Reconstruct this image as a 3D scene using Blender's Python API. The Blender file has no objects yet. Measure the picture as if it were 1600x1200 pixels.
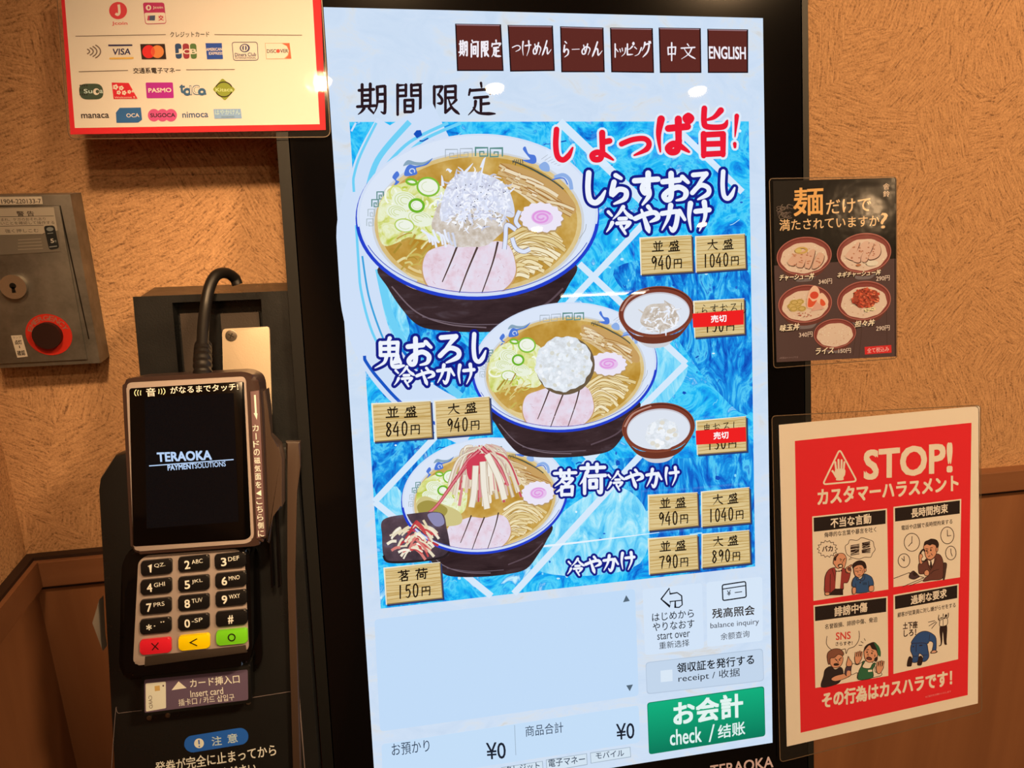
import bpy, bmesh, math, random
from mathutils import Vector, Matrix

# ------------------------------------------------------------------ camera, world, exposure, lamps
SC = bpy.context.scene
COL = SC.collection
SC.view_settings.view_transform = 'Standard'
SC.view_settings.look = 'None'
SC.view_settings.gamma = 1.0
SC.view_settings.exposure = 0.0
SC.view_settings.use_curve_mapping = False
SC.cycles.max_bounces = 8
SC.cycles.transparent_max_bounces = 16
SC.cycles.caustics_reflective = False
SC.cycles.caustics_refractive = False
SC.cycles.sample_clamp_indirect = 4.0

Z0 = 1.55                                   # height of the top left corner of the touch screen
CAM_W = Vector((0.0230536, -0.5990397, 1.4513721))
CAM_AX = Matrix(((0.98298536, 0.06137227, -0.17312777),
                 (-0.18353302, 0.28996773, -0.93927331),
                 (-0.00744387, 0.95506657, 0.29629787)))     # columns: camera right, up, back
cam = bpy.data.cameras.new('camera')
cam.sensor_width = 36.0
cam.lens = 36.0 * 1170.0 / 1600.0
cam.clip_start = 0.02
camo = bpy.data.objects.new('camera', cam)
camo.matrix_world = Matrix.Translation(CAM_W) @ CAM_AX.to_4x4()
COL.objects.link(camo)
SC.camera = camo

world = bpy.data.worlds.new('world')
SC.world = world
world.use_nodes = True
world.node_tree.nodes['Background'].inputs[0].default_value = (1.0, 0.62, 0.36, 1)
world.node_tree.nodes['Background'].inputs[1].default_value = 0.12

WARM = (1.0, 0.62, 0.31)
WALL_Y = 0.024                              # the plastered back wall
LEFT_X = -0.277                             # the side wall at the left
CEIL_Z = 2.60
# wall washers close to the wall: x, y, aim, power, cone, blend, radius; then plain downlights: x, y, power
WASHERS = [
    (0.10, -1.20, (0.02, 0.024, 1.31), 225.0, 10.0, 0.8, 0.10),
    (1.00, -1.15, (0.74, 0.024, 1.18), 200.0, 35, 0.65, 0.13),
]
DOWNLIGHTS = [(0.50, -2.04, 6.5), (1.29, -2.05, 10.0), (2.00, -3.65, 6.0), (0.98, -3.65, 6.0), (-0.11, -2.0, 2.5), (2.98, -3.36, 10.0)]
AMBIENT = [(1.85, -5.24, 14.0)]              # the strip light at the back of the shop

# ------------------------------------------------------------------ frames: machine coordinates and planes
TAU = math.radians(12.0)                    # the machine leans back by this much
KX = Vector((1, 0, 0))
KU = Vector((0, math.sin(TAU), math.cos(TAU)))      # up along the machine's face
KN = Vector((0, math.cos(TAU), -math.sin(TAU)))     # into the machine
KO = Vector((0, 0, Z0))

def K(x, y, z=0.0):
    """A point of the machine: x right and y down from the screen's top left corner, z into the machine (metres)."""
    return KO + KX * x - KU * y + KN * z

def ray(u, v):
    d = Vector(((u - 800.0) / 1170.0, -(v - 600.0) / 1170.0, -1.0))
    return CAM_AX @ d

def hit(u, v, n, d):
    r = ray(u, v)
    return CAM_W + r * ((d - n.dot(CAM_W)) / n.dot(r))

def face_at(z):
    """The plane parallel to the machine's face, z metres behind it."""
    d = KN.dot(KO) + z
    return lambda u, v, lift=0.0: hit(u, v, KN, d - lift)

def wall_at(gap):
    n = Vector((0, 1, 0))
    return lambda u, v, lift=0.0: hit(u, v, n, WALL_Y - gap - lift)

def plane_at(p, n):
    n = n.normalized(); d = n.dot(p)
    return lambda u, v, lift=0.0: hit(u, v, n, d - lift)

def project(p):
    q = CAM_AX.transposed() @ (p - CAM_W)
    return 800.0 - 1170.0 * q.x / q.z, 600.0 + 1170.0 * q.y / q.z

# ------------------------------------------------------------------ materials
def lin(c):
    return c / 12.92 if c <= 0.04045 else ((c + 0.055) / 1.055) ** 2.4
def rgb(h):
    h = h.lstrip('#')
    return tuple(lin(int(h[i:i + 2], 16) / 255.0) for i in (0, 2, 4))

PAPER_SEEN = tuple(c / 0.80 for c in rgb('#f2c598'))     # how white paper looks under the shop's warm lamps
def ink(h):
    """The colour a print has by itself, from how it looks under the warm lamps."""
    return tuple(min(0.9, max(0.0, c / l)) for c, l in zip(rgb(h), PAPER_SEEN))

MATS = {}
def new_mat(name):
    m = bpy.data.materials.new(name); m.use_nodes = True
    nt = m.node_tree
    for n in list(nt.nodes): nt.nodes.remove(n)
    out = nt.nodes.new('ShaderNodeOutputMaterial')
    return m, nt, out

def bsdf(nt, out, col, rough=0.5, metal=0.0, spec=0.5, coat=0.0):
    b = nt.nodes.new('ShaderNodeBsdfPrincipled')
    b.inputs['Base Color'].default_value = (*col, 1)
    b.inputs['Roughness'].default_value = rough
    b.inputs['Metallic'].default_value = metal
    b.inputs['Specular IOR Level'].default_value = spec
    b.inputs['Coat Weight'].default_value = coat
    nt.links.new(b.outputs[0], out.inputs[0])
    return b

def glow(nt, out, link=None, col=(1, 1, 1), strength=1.0):
    """A lit pixel behind the screen's glass: it emits, and the glass mirrors a little."""
    b = bsdf(nt, out, (0, 0, 0), 0.012, 0, 0.4)
    b.inputs['Emission Strength'].default_value = strength
    if link: nt.links.new(link, b.inputs['Emission Color'])
    else: b.inputs['Emission Color'].default_value = (*col, 1)
    return b

def noise(nt, scale, detail=4, rough=0.6, dist=0.0, vec=None):
    n = nt.nodes.new('ShaderNodeTexNoise')
    n.inputs['Scale'].default_value = scale
    n.inputs['Detail'].default_value = detail
    n.inputs['Roughness'].default_value = rough
    n.inputs['Distortion'].default_value = dist
    if vec is None:
        vec = nt.nodes.new('ShaderNodeTexCoord').outputs['Object']
    nt.links.new(vec, n.inputs['Vector'])
    return n

def mapping(nt, scale=(1, 1, 1), rot=(0, 0, 0)):
    t = nt.nodes.new('ShaderNodeTexCoord'); m = nt.nodes.new('ShaderNodeMapping')
    m.inputs['Scale'].default_value = scale; m.inputs['Rotation'].default_value = rot
    nt.links.new(t.outputs['Object'], m.inputs['Vector'])
    return m.outputs[0]

def ramp(nt, fac, stops):
    r = nt.nodes.new('ShaderNodeValToRGB')
    e = r.color_ramp.elements
    while len(e) < len(stops): e.new(0.5)
    for k, (p, c) in enumerate(stops):
        e[k].position = p; e[k].color = (*c, 1)
    nt.links.new(fac, r.inputs[0])
    return r

def bump(nt, height, b, strength=0.5, distance=0.002):
    n = nt.nodes.new('ShaderNodeBump')
    n.inputs['Strength'].default_value = strength; n.inputs['Distance'].default_value = distance
    nt.links.new(height, n.inputs['Height']); nt.links.new(n.outputs[0], b.inputs['Normal'])

def mat(key):
    """e#rrggbb a lit screen colour, o#rrggbb a print seen under the lamps, p#rrggbb a plain surface colour."""
    if key in MATS: return MATS[key]
    m, nt, out = new_mat({'e': 'screen_', 'o': 'print_', 'p': 'plain_'}[key[0]] + key[2:])
    if key[0] == 'e': glow(nt, out, col=rgb(key[2:]))
    elif key[0] == 'o': bsdf(nt, out, ink(key[2:]), 0.6, 0, 0.12)
    else: bsdf(nt, out, rgb(key[2:]), 0.5, 0, 0.4)
    MATS[key] = m
    return m

def plastic(key, h, rough, spec=0.5, metal=0.0, coat=0.0, grain=0.0):
    m, nt, out = new_mat(key)
    b = bsdf(nt, out, rgb(h), rough, metal, spec, coat)
    if grain:
        n = noise(nt, 900, 2, 0.5); bump(nt, n.outputs[0], b, grain, 0.0005)
        n2 = noise(nt, 14, 5, 0.7)
        r = ramp(nt, n2.outputs[0], [(0.3, (rough * 0.75,) * 3), (0.75, (min(1, rough * 1.5),) * 3)])
        nt.links.new(r.outputs[0], b.inputs['Roughness'])
    MATS[key] = m

plastic('black_gloss', '#08080a', 0.07, 0.5)
plastic('black_satin', '#1a1c1e', 0.28, 0.5, grain=0.15)
plastic('black_matt', '#151414', 0.5, 0.4, grain=0.3)
plastic('edge_grey', '#0f1011', 0.5, 0.3)
plastic('channel_brown', '#3a332f', 0.4, 0.4, grain=0.2)
plastic('terminal_shell', '#3b2b28', 0.32, 0.5, grain=0.12)
plastic('terminal_face', '#a39998', 0.42, 0.4, grain=0.1)
plastic('key_black', '#17171a', 0.3, 0.5)
plastic('key_red', '#e0243c', 0.35); plastic('key_yellow', '#ffe600', 0.35); plastic('key_green', '#7be42a', 0.35)
plastic('display_glass', '#050506', 0.12, 0.5)
plastic('strip_purple', '#6f565c', 0.5)
plastic('rail_brown', '#453831', 0.32, 0.5)
plastic('cable_black', '#141212', 0.45, 0.5)
plastic('steel_plate', '#cdbda6', 0.42, 0.5, 0.25, grain=0.1)
plastic('screw_steel', '#9a9186', 0.3, 0.5, 0.9)
plastic('clear_guard', '#8a8580', 0.3, 0.5)
plastic('lock_brass', '#d0ccc4', 0.25, 0.5, 0.9)
plastic('rail_shade', '#2c1a14', 0.6)  # painted shade for the shadow lines along the rail

def m_plaster():
    m, nt, out = new_mat('plaster')
    b = bsdf(nt, out, (0.5, 0.3, 0.2), 0.85, 0, 0.25)
    tc = nt.nodes.new('ShaderNodeTexCoord').outputs['Object']
    nd = noise(nt, 14, 1, 0.5, 0, tc)
    add = nt.nodes.new('ShaderNodeMixRGB'); add.blend_type = 'ADD'; add.inputs[0].default_value = 0.05
    nt.links.new(tc, add.inputs[1]); nt.links.new(nd.outputs['Color'], add.inputs[2])
    vo = nt.nodes.new('ShaderNodeTexVoronoi'); vo.inputs['Scale'].default_value = 17
    nt.links.new(add.outputs[0], vo.inputs['Vector'])
    sep = nt.nodes.new('ShaderNodeSeparateColor'); nt.links.new(vo.outputs['Color'], sep.inputs[0])
    ang = nt.nodes.new('ShaderNodeMath'); ang.operation = 'MULTIPLY'; ang.inputs[1].default_value = 3.14
    nt.links.new(sep.outputs[0], ang.inputs[0])
    vr = nt.nodes.new('ShaderNodeVectorRotate'); vr.rotation_type = 'Y_AXIS'
    nt.links.new(tc, vr.inputs['Vector']); nt.links.new(ang.outputs[0], vr.inputs['Angle'])
    mp = nt.nodes.new('ShaderNodeMapping'); mp.inputs['Scale'].default_value = (520, 520, 75)
    nt.links.new(vr.outputs[0], mp.inputs['Vector'])
    comb = noise(nt, 1.0, 3, 0.6, 0.6, mp.outputs[0])
    grain = noise(nt, 520, 3, 0.7, 0.0, tc)
    mix = nt.nodes.new('ShaderNodeMath'); mix.operation = 'ADD'
    nt.links.new(comb.outputs[0], mix.inputs[0]); nt.links.new(grain.outputs[0], mix.inputs[1])
    r = ramp(nt, mix.outputs[0], [(0.36, rgb('#7c5c44')), (0.47, rgb('#be946c')), (0.62, rgb('#d6aa80'))])
    half = nt.nodes.new('ShaderNodeMath'); half.operation = 'MULTIPLY'; half.inputs[1].default_value = 0.5
    nt.links.new(mix.outputs[0], half.inputs[0]); nt.links.new(half.outputs[0], r.inputs[0])
    nt.links.new(r.outputs[0], b.inputs['Base Color'])
    bump(nt, mix.outputs[0], b, 0.55, 0.0012)
    MATS['plaster'] = m

def m_wood(key, a, c, scale, rough=0.5):
    m, nt, out = new_mat(key)
    b = bsdf(nt, out, rgb(a), rough, 0, 0.4)
    v = mapping(nt, scale)
    n = noise(nt, 1.0, 6, 0.6, 0.5, v)
    r = ramp(nt, n.outputs[0], [(0.3, rgb(a)), (0.7, rgb(c))])
    nt.links.new(r.outputs[0], b.inputs['Base Color'])
    bump(nt, n.outputs[0], b, 0.1, 0.001)
    MATS[key] = m

def m_steel():
    m, nt, out = new_mat('brushed_steel')
    b = bsdf(nt, out, rgb('#8f8d8a'), 0.42, 0.7, 0.5)
    n = noise(nt, 1.0, 4, 0.6, 0, mapping(nt, (10, 10, 600)))
    n2 = noise(nt, 18, 5, 0.7)
    r = ramp(nt, n2.outputs[0], [(0.35, rgb('#6c6a66')), (0.6, rgb('#94918c'))])
    nt.links.new(r.outputs[0], b.inputs['Base Color'])
    bump(nt, n.outputs[0], b, 0.05, 0.0005)
    MATS['brushed_steel'] = m

def m_film(key, veil, rough, wobble):
    """Clear laminating film: see-through, faintly milky, with a glossy skin."""
    m, nt, out = new_mat(key)
    tr = nt.nodes.new('ShaderNodeBsdfTransparent')
    df = nt.nodes.new('ShaderNodeBsdfDiffuse'); df.inputs[0].default_value = (0.75, 0.72, 0.68, 1)
    gl = nt.nodes.new('ShaderNodeBsdfGlossy'); gl.inputs['Roughness'].default_value = rough
    m1 = nt.nodes.new('ShaderNodeMixShader'); m1.inputs[0].default_value = veil
    nt.links.new(tr.outputs[0], m1.inputs[1]); nt.links.new(df.outputs[0], m1.inputs[2])
    lw = nt.nodes.new('ShaderNodeLayerWeight'); lw.inputs[0].default_value = 0.5      # the same from both sides of the film
    pw = nt.nodes.new('ShaderNodeMath'); pw.operation = 'POWER'; pw.inputs[1].default_value = 5.0
    nt.links.new(lw.outputs['Facing'], pw.inputs[0])
    fr = nt.nodes.new('ShaderNodeMath'); fr.operation = 'MULTIPLY_ADD'; fr.inputs[1].default_value = 0.9; fr.inputs[2].default_value = 0.035
    nt.links.new(pw.outputs[0], fr.inputs[0])
    m2 = nt.nodes.new('ShaderNodeMixShader')
    nt.links.new(fr.outputs[0], m2.inputs[0]); nt.links.new(m1.outputs[0], m2.inputs[1]); nt.links.new(gl.outputs[0], m2.inputs[2])
    nt.links.new(m2.outputs[0], out.inputs[0])
    n = noise(nt, 26, 3, 0.5)
    bm_ = nt.nodes.new('ShaderNodeBump'); bm_.inputs['Strength'].default_value = wobble; bm_.inputs['Distance'].default_value = 0.002
    nt.links.new(n.outputs[0], bm_.inputs['Height'])
    nt.links.new(bm_.outputs[0], gl.inputs['Normal'])
    MATS[key] = m

def m_screen_noise(key, stops, scale, detail=4, dist=0.0, stretch=(1, 1, 1), rot=0.0):
    m, nt, out = new_mat(key)
    n = noise(nt, scale, detail, 0.62, dist, mapping(nt, stretch, (0, rot, 0)))
    r = ramp(nt, n.outputs[0], [(p, rgb(c)) for p, c in stops])
    glow(nt, out, r.outputs[0])
    MATS[key] = m

def m_lamp(key, col, strength):
    m, nt, out = new_mat(key)
    e = nt.nodes.new('ShaderNodeEmission'); e.inputs[0].default_value = (*col, 1); e.inputs[1].default_value = strength
    nt.links.new(e.outputs[0], out.inputs[0])
    MATS[key] = m

m_plaster(); m_steel()
m_wood('wood_panel', '#80553a', '#986848', (16, 16, 1.6), 0.45)
m_wood('wood_rail', '#7c5238', '#8c6044', (2, 30, 30), 0.5)
m_wood('floor_wood', '#3a2c22', '#4a3a2e', (2, 20, 2), 0.4)
m_film('laminate', 0.015, 0.05, 0.12)
m_film('laminate_wavy', 0.006, 0.12, 0.25)
plastic('ceiling_paint', '#8a7c6e', 0.8); plastic('room_wall', '#5a4434', 0.8)
m_lamp('lamp_glow', (1.0, 0.72, 0.42), 25.0)
m_lamp('tube_glow', (1.0, 0.93, 0.82), 6.0)
m_screen_noise('ice', [(0.30, '#0c52c0'), (0.39, '#1690ea'), (0.47, '#1fb9f6'), (0.55, '#55d4fb'), (0.62, '#1ca6f0'), (0.72, '#c9f2ff')], 34, 6, 2.2)
m_screen_noise('ice_dark', [(0.30, '#0b3aa8'), (0.42, '#1266cc'), (0.52, '#1b9aea'), (0.60, '#58cff8'), (0.68, '#1670d4'), (0.78, '#b4ecfd')], 50, 7, 2.4, (1.3, 1, 0.5), 0.7)
m_screen_noise('ice_pale', [(0.30, '#3fb6f0'), (0.45, '#74d6fa'), (0.6, '#a9e8fc'), (0.75, '#dcf7ff')], 46, 6, 2.0, (1.6, 1, 0.6), -0.6)
m_screen_noise('marble', [(0.30, '#c8dbf2'), (0.52, '#cfe0f5'), (0.62, '#d6e0ec'), (0.70, '#d5d7d8'), (0.78, '#cfd8e4')], 24, 8, 1.8, (1, 1, 1.6), 0.5)
m_screen_noise('broth', [(0.3, '#b4862c'), (0.5, '#c39a46'), (0.7, '#d6b56c')], 60, 3)
m_screen_noise('broth_edge', [(0.3, '#d2b26a'), (0.7, '#e0cd9a')], 60, 3)
m_screen_noise('radish', [(0.3, '#cfd3d6'), (0.5, '#dfe6ee'), (0.62, '#ebf0f8'), (0.75, '#d8d3c4')], 220, 4)
m_screen_noise('grated', [(0.3, '#b9ab9a'), (0.5, '#cfc4b8'), (0.7, '#e2ddda')], 200, 4)
m_screen_noise('leek', [(0.3, '#b9c443'), (0.45, '#dbe08f'), (0.6, '#eaf0cf'), (0.8, '#d2d95e')], 90, 3, 1.0)
m_screen_noise('pork', [(0.3, '#dfc2d0'), (0.48, '#e6d6e6'), (0.7, '#e4e0f0')], 130, 5)
m_screen_noise('bowl_dark', [(0.3, '#2b1d20'), (0.6, '#3c2b2e'), (0.8, '#564850')], 30, 4, 0.5, (1, 1, 4))
m_screen_noise('tag_wood', [(0.34, '#c6a767'), (0.46, '#d9c088'), (0.6, '#dfc892')], 1.0, 4, 0.6, (30, 30, 420), 0.06)
m_screen_noise('plate_glaze', [(0.35, '#3b3038'), (0.6, '#5a4750'), (0.8, '#6f6b88')], 50, 4)

# ------------------------------------------------------------------ objects
ORIGIN = {}
def tag(o, label=None, cat=None, group=None, kind=None):
    if label: o['label'] = label
    if cat: o['category'] = cat
    if group: o['group'] = group
    if kind: o['kind'] = kind
    return o

def thing(name, loc, label, cat, group=None):
    o = bpy.data.objects.new(name, None); COL.objects.link(o)
    o.location = loc; o.empty_display_size = 0.05
    ORIGIN[o.name] = Vector(loc)
    return tag(o, label, cat, group)

def link_mesh(name, me, parent=None, mats=()):
    o = bpy.data.objects.new(name, me); COL.objects.link(o)
    for m in mats: me.materials.append(MATS[m] if m in MATS else mat(m))
    if parent is not None:
        o.parent = parent; ORIGIN[o.name] = ORIGIN[parent.name]
    else: ORIGIN[o.name] = Vector((0, 0, 0))
    return o

def bm_obj(name, bm, m, parent=None, smooth=None, own_origin=True):
    """Links the bmesh (world coordinates) as one mesh object; a top-level one gets its origin at its base."""
    if parent is not None: org = ORIGIN[parent.name]
    else:
        xs = [v.co for v in bm.verts]
        org = Vector((sum(c.x for c in xs) / len(xs), sum(c.y for c in xs) / len(xs), min(c.z for c in xs)))
    for v in bm.verts: v.co -= org
    if smooth is not None:
        for f in bm.faces: f.smooth = True
        for e in bm.edges:
            if len(e.link_faces) == 2 and e.calc_face_angle(0) > math.radians(smooth): e.smooth = False
    me = bpy.data.meshes.new(name); bm.to_mesh(me); bm.free()
    o = link_mesh(name, me, parent, (m,) if isinstance(m, str) else m)
    if parent is None:
        o.location = org; ORIGIN[o.name] = org
    return o

def prism_bm(front, back, bm=None, bev=0.0, seg=2):
    bm = bm or bmesh.new()
    f = [bm.verts.new(p) for p in front]; b = [bm.verts.new(p) for p in back]
    n = len(f)
    ff = bm.faces.new(f); bm.faces.new(b[::-1])
    for i in range(n):
        bm.faces.new((f[i], b[i], b[(i + 1) % n], f[(i + 1) % n]))
    if bev:
        es = [bm.edges.get((f[i], f[(i + 1) % n])) for i in range(n)]
        bmesh.ops.bevel(bm, geom=es, offset=bev, segments=seg, affect='EDGES', profile=0.6)
    bmesh.ops.recalc_face_normals(bm, faces=bm.faces)
    return bm

def slab(name, px, z, depth, m, parent=None, bev=0.0, smooth=40, plane=None, nrm=None, shrink=1.0):
    """A solid whose face has the outline px and lies z behind the machine's face; it reaches depth further in."""
    pl = plane or face_at(z); nn = nrm or KN
    front = [pl(u, v) for u, v in px]
    return bm_obj(name, prism_bm(front, [p + nn * depth for p in front], None, bev), m, parent, smooth)

def kbox_bm(x0, y0, x1, y1, z0, z1, bm=None, bev=0.0):
    return prism_bm([K(x0, y0, z0), K(x1, y0, z0), K(x1, y1, z0), K(x0, y1, z0)],
                    [K(x0, y0, z1), K(x1, y0, z1), K(x1, y1, z1), K(x0, y1, z1)], bm, bev)

def wbox_bm(x0, y0, z0, x1, y1, z1, bm=None, bev=0.0):
    a = [Vector(p) for p in ((x0, y0, z0), (x1, y0, z0), (x1, y0, z1), (x0, y0, z1))]
    b = [Vector((p.x, y1, p.z)) for p in a]
    return prism_bm(a, b, bm, bev)

def smooth_path(pts, n=8, closed=False):
    P = [Vector(p) for p in pts]; N = len(P); out = []
    rng = range(N) if closed else range(N - 1)
    for i in rng:
        if closed: p0, p1, p2, p3 = P[i - 1], P[i], P[(i + 1) % N], P[(i + 2) % N]
        else: p0, p1, p2, p3 = P[max(i - 1, 0)], P[i], P[i + 1], P[min(i + 2, N - 1)]
        for k in range(n):
            t = k / n
            out.append(0.5 * ((2 * p1) + (p2 - p0) * t + (2 * p0 - 5 * p1 + 4 * p2 - p3) * t * t + (3 * p1 - p0 - 3 * p2 + p3) * t ** 3))
    if not closed: out.append(P[-1])
    return out

def tube_bm(path, rad, n=14, bm=None):
    bm = bm or bmesh.new(); rings = []
    up = Vector((1, 0, 0.01))
    for i, p in enumerate(path):
        t = (path[min(i + 1, len(path) - 1)] - path[max(i - 1, 0)]).normalized()
        a = t.cross(up)
        if a.length < 1e-4: a = t.cross(Vector((0, 1, 0)))
        a.normalize(); b = t.cross(a)
        r = rad(i / (len(path) - 1)) if callable(rad) else rad
        rings.append([bm.verts.new(p + (a * math.cos(q) + b * math.sin(q)) * r) for q in [2 * math.pi * k / n for k in range(n)]])
    for r0, r1 in zip(rings, rings[1:]):
        for k in range(n): bm.faces.new((r0[k], r0[(k + 1) % n], r1[(k + 1) % n], r1[k]))
    bm.faces.new(rings[0][::-1]); bm.faces.new(rings[-1])
    bmesh.ops.recalc_face_normals(bm, faces=bm.faces)
    return bm

def disc_bm(c, nrm, r, depth, n=40, bm=None, bev=0.0, right=KX):
    """A short round boss: front face at c, reaching depth along nrm."""
    nrm = nrm.normalized(); a = (right - nrm * right.dot(nrm)).normalized(); b = nrm.cross(a)
    fr = [c + (a * math.cos(t) + b * math.sin(t)) * r for t in [2 * math.pi * k / n for k in range(n)]]
    return prism_bm(fr, [p + nrm * depth for p in fr], bm, bev)

# ------------------------------------------------------------------ flat graphics on real surfaces
TEXT = {}
def text_mesh(s):
    k = s
    if k not in TEXT:
        cu = bpy.data.curves.new('lettering', 'FONT'); cu.body = s; cu.resolution_u = 3
        o = bpy.data.objects.new('lettering', cu); me = o.to_mesh()
        vs = [(v.co.x, v.co.y) for v in me.vertices]; fs = [tuple(p.vertices) for p in me.polygons]
        o.to_mesh_clear(); bpy.data.objects.remove(o); bpy.data.curves.remove(cu)
        if vs:
            x0 = min(v[0] for v in vs); x1 = max(v[0] for v in vs); y0 = min(v[1] for v in vs); y1 = max(v[1] for v in vs)
            vs = [((x - x0) / max(x1 - x0, 1e-6), (y - y0) / max(y1 - y0, 1e-6)) for x, y in vs]
        TEXT[k] = (vs, fs)
    return TEXT[k]

class Art:
    """Flat artwork printed on (or lit behind) one plane: traced in photo pixels, laid on the plane itself in metres."""
    STEP = 6e-6
    def __init__(s, plane, lift=0.0, T=None):
        s.pl = plane; s.lift = lift; s.k = 0; s.V = []; s.F = []; s.M = []; s.keys = []; s.T = T
        s.flat = False; s.upv = KU
    def mi(s, m):
        if m not in s.keys: s.keys.append(m)
        return s.keys.index(m)
    def up(s):
        if not s.flat: s.k += 1
    def P(s, p):
        if s.T: p = s.T(p[0], p[1])
        return s.pl(p[0], p[1], s.lift + s.k * s.STEP)
    def add(s, pts, faces, m):
        b = len(s.V); s.V += [s.P(p) for p in pts]; i = s.mi(m)
        for f in faces:
            s.F.append([b + j for j in f]); s.M.append(i)
    def poly(s, pts, m, up=True):
        if up: s.up()
        s.add(pts, [range(len(pts))], m)
    def blob(s, pts, m, n=6): s.poly([(p.x, p.y) for p in smooth_path([(x, y, 0) for x, y in pts], n, True)], m)
    def rect(s, x0, y0, x1, y1, m): s.poly([(x0, y0), (x1, y0), (x1, y1), (x0, y1)], m)
    def ell(s, cx, cy, rx, ry, m, ang=0.0, n=40, wob=None):
        c, q = math.cos(ang), math.sin(ang); pts = []
        for k in range(n):
            t = 2 * math.pi * k / n; w = wob(t) if wob else 1.0
            x, y = rx * w * math.cos(t), ry * w * math.sin(t)
            pts.append((cx + x * c - y * q, cy + x * q + y * c))
        s.poly(pts, m)
    def line(s, pts, w, m, smooth=False, closed=False, up=True, prof=None):
        """A drawn line of width w pixels; prof(t) scales the width along it."""
        if up: s.up()
        if smooth: pts = [(p.x, p.y) for p in smooth_path([(x, y, 0) for x, y in pts], 7, closed)]
        elif closed: pts = list(pts)
        N = len(pts); L = []; R = []
        for i in range(N):
            a = pts[i - 1] if (closed or i > 0) else pts[i]; b = pts[(i + 1) % N] if (closed or i < N - 1) else pts[i]
            dx, dy = b[0] - a[0], b[1] - a[1]; l = math.hypot(dx, dy) or 1.0
            k = 1.0
            if 0 < i < N - 1 or closed:
                ux, uy = pts[i][0] - a[0], pts[i][1] - a[1]; lu = math.hypot(ux, uy) or 1.0
                k = 1.0 / max(0.45, abs((ux * dx + uy * dy) / (lu * l)))
            h = 0.5 * w * (prof(i / max(1, N - 1)) if prof else 1.0) * k
            L.append((pts[i][0] - dy / l * h, pts[i][1] + dx / l * h)); R.append((pts[i][0] + dy / l * h, pts[i][1] - dx / l * h))
        n = N if closed else N - 1
        s.add(L + R, [(i, (i + 1) % N, N + (i + 1) % N, N + i) for i in range(n)], m)
    def ring(s, cx, cy, rx, ry, w, m, ang=0.0, a0=0.0, a1=360.0, n=36):
        c, q = math.cos(ang), math.sin(ang); pts = []
        full = a1 - a0 >= 360
        for k in range(n if full else n + 1):
            t = math.radians(a0 + (a1 - a0) * k / n); x, y = rx * math.cos(t), ry * math.sin(t)
            pts.append((cx + x * c - y * q, cy + x * q + y * c))
        s.line(pts, w, m, closed=full)
    def frame(s, xl, yl, xr, yr, h, slant=0.0):
        """A text line between two pixel points, h pixels tall, upright along the plane's own up direction."""
        cx, cy = (xl + xr) / 2, (yl + yr) / 2
        p = s.pl(cx, cy); q = project(p + s.upv * 0.004)
        ux, uy = q[0] - cx, q[1] - cy; l = math.hypot(ux, uy); ux, uy = ux / l * h, uy / l * h
        return lambda a, b: (xl + (xr - xl) * a + ux * (b - 0.5) + slant * h * (b - 0.5), yl + (yr - yl) * a + uy * (b - 0.5))
    def text(s, t, xl, yl, xr, yr, h, m, bold=0.0, slant=0.0, up=True):
        """bold thickens the letters by that share of their height."""
        if up: s.up()
        f = s.frame(xl, yl, xr, yr, h, slant); vs, fs = text_mesh(t)
        b = bold * h * 0.7; pts = [f(a, b_) for a, b_ in vs]
        for dx, dy in ([(-b, -b), (b, -b), (b, b), (-b, b)] if b > 0.05 else [(0, 0)]):
            s.add([(x + dx, y + dy) for x, y in pts], fs, m)
            if b > 0.05: s.k += 0.35
    def glyph(s, ch, x0, y0, x1, y1, m, w=9.0, tilt=0.0, widen=0.0, up=True):
        """One brush-written character inside the pixel box; w is the brush in hundredths of the box."""
        if up: s.up()
        px = 0.5 * (abs(x1 - x0) + abs(y1 - y0)) / 100.0
        if w > 13 and ch in '旨冷鬼茗荷期间限定': w *= 0.72
        for kind, pts in strokes(ch):
            q = [(x0 + (x1 - x0) * a / 100.0, y0 + (y1 - y0) * b / 100.0 + tilt * (x1 - x0) * (a - 50) / 100.0) for a, b in pts]
            pf = BRUSH[kind]
            ww = w * px
            s.line(q, 1.0, m, smooth=len(q) > 2, up=False, prof=lambda t, pf=pf: ww * pf(t) + widen)
            for e, pt in ((0, q[0]), (1, q[-1])):
                r = 0.5 * (ww * pf(e) + widen)
                if r > 0.3: s.flat, fl = True, s.flat; s.ell(pt[0], pt[1], r, r, m, n=10); s.flat = fl
    def word(s, boxes, m, w=9.0, edge=None, widen=0.0, tilt=0.0):
        """boxes: character, x0, y0, x1, y1; an optional outline colour drawn first."""
        for c, m_, wd in ([(None, edge, widen)] if edge else []) + [(None, m, 0.0)]:
            s.up()
            for ch, x0, y0, x1, y1 in boxes: s.glyph(ch, x0, y0, x1, y1, m_, w, tilt, wd, up=False)
    def build(s, name, parent=None, label=None):
        org = ORIGIN[parent.name]
        me = bpy.data.meshes.new(name)
        me.from_pydata([tuple(v - org) for v in s.V], [], s.F)
        me.polygons.foreach_set('material_index', s.M)
        o = link_mesh(name, me, parent, s.keys)
        me.update()
        if label: o['label'] = label
        return o

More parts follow.
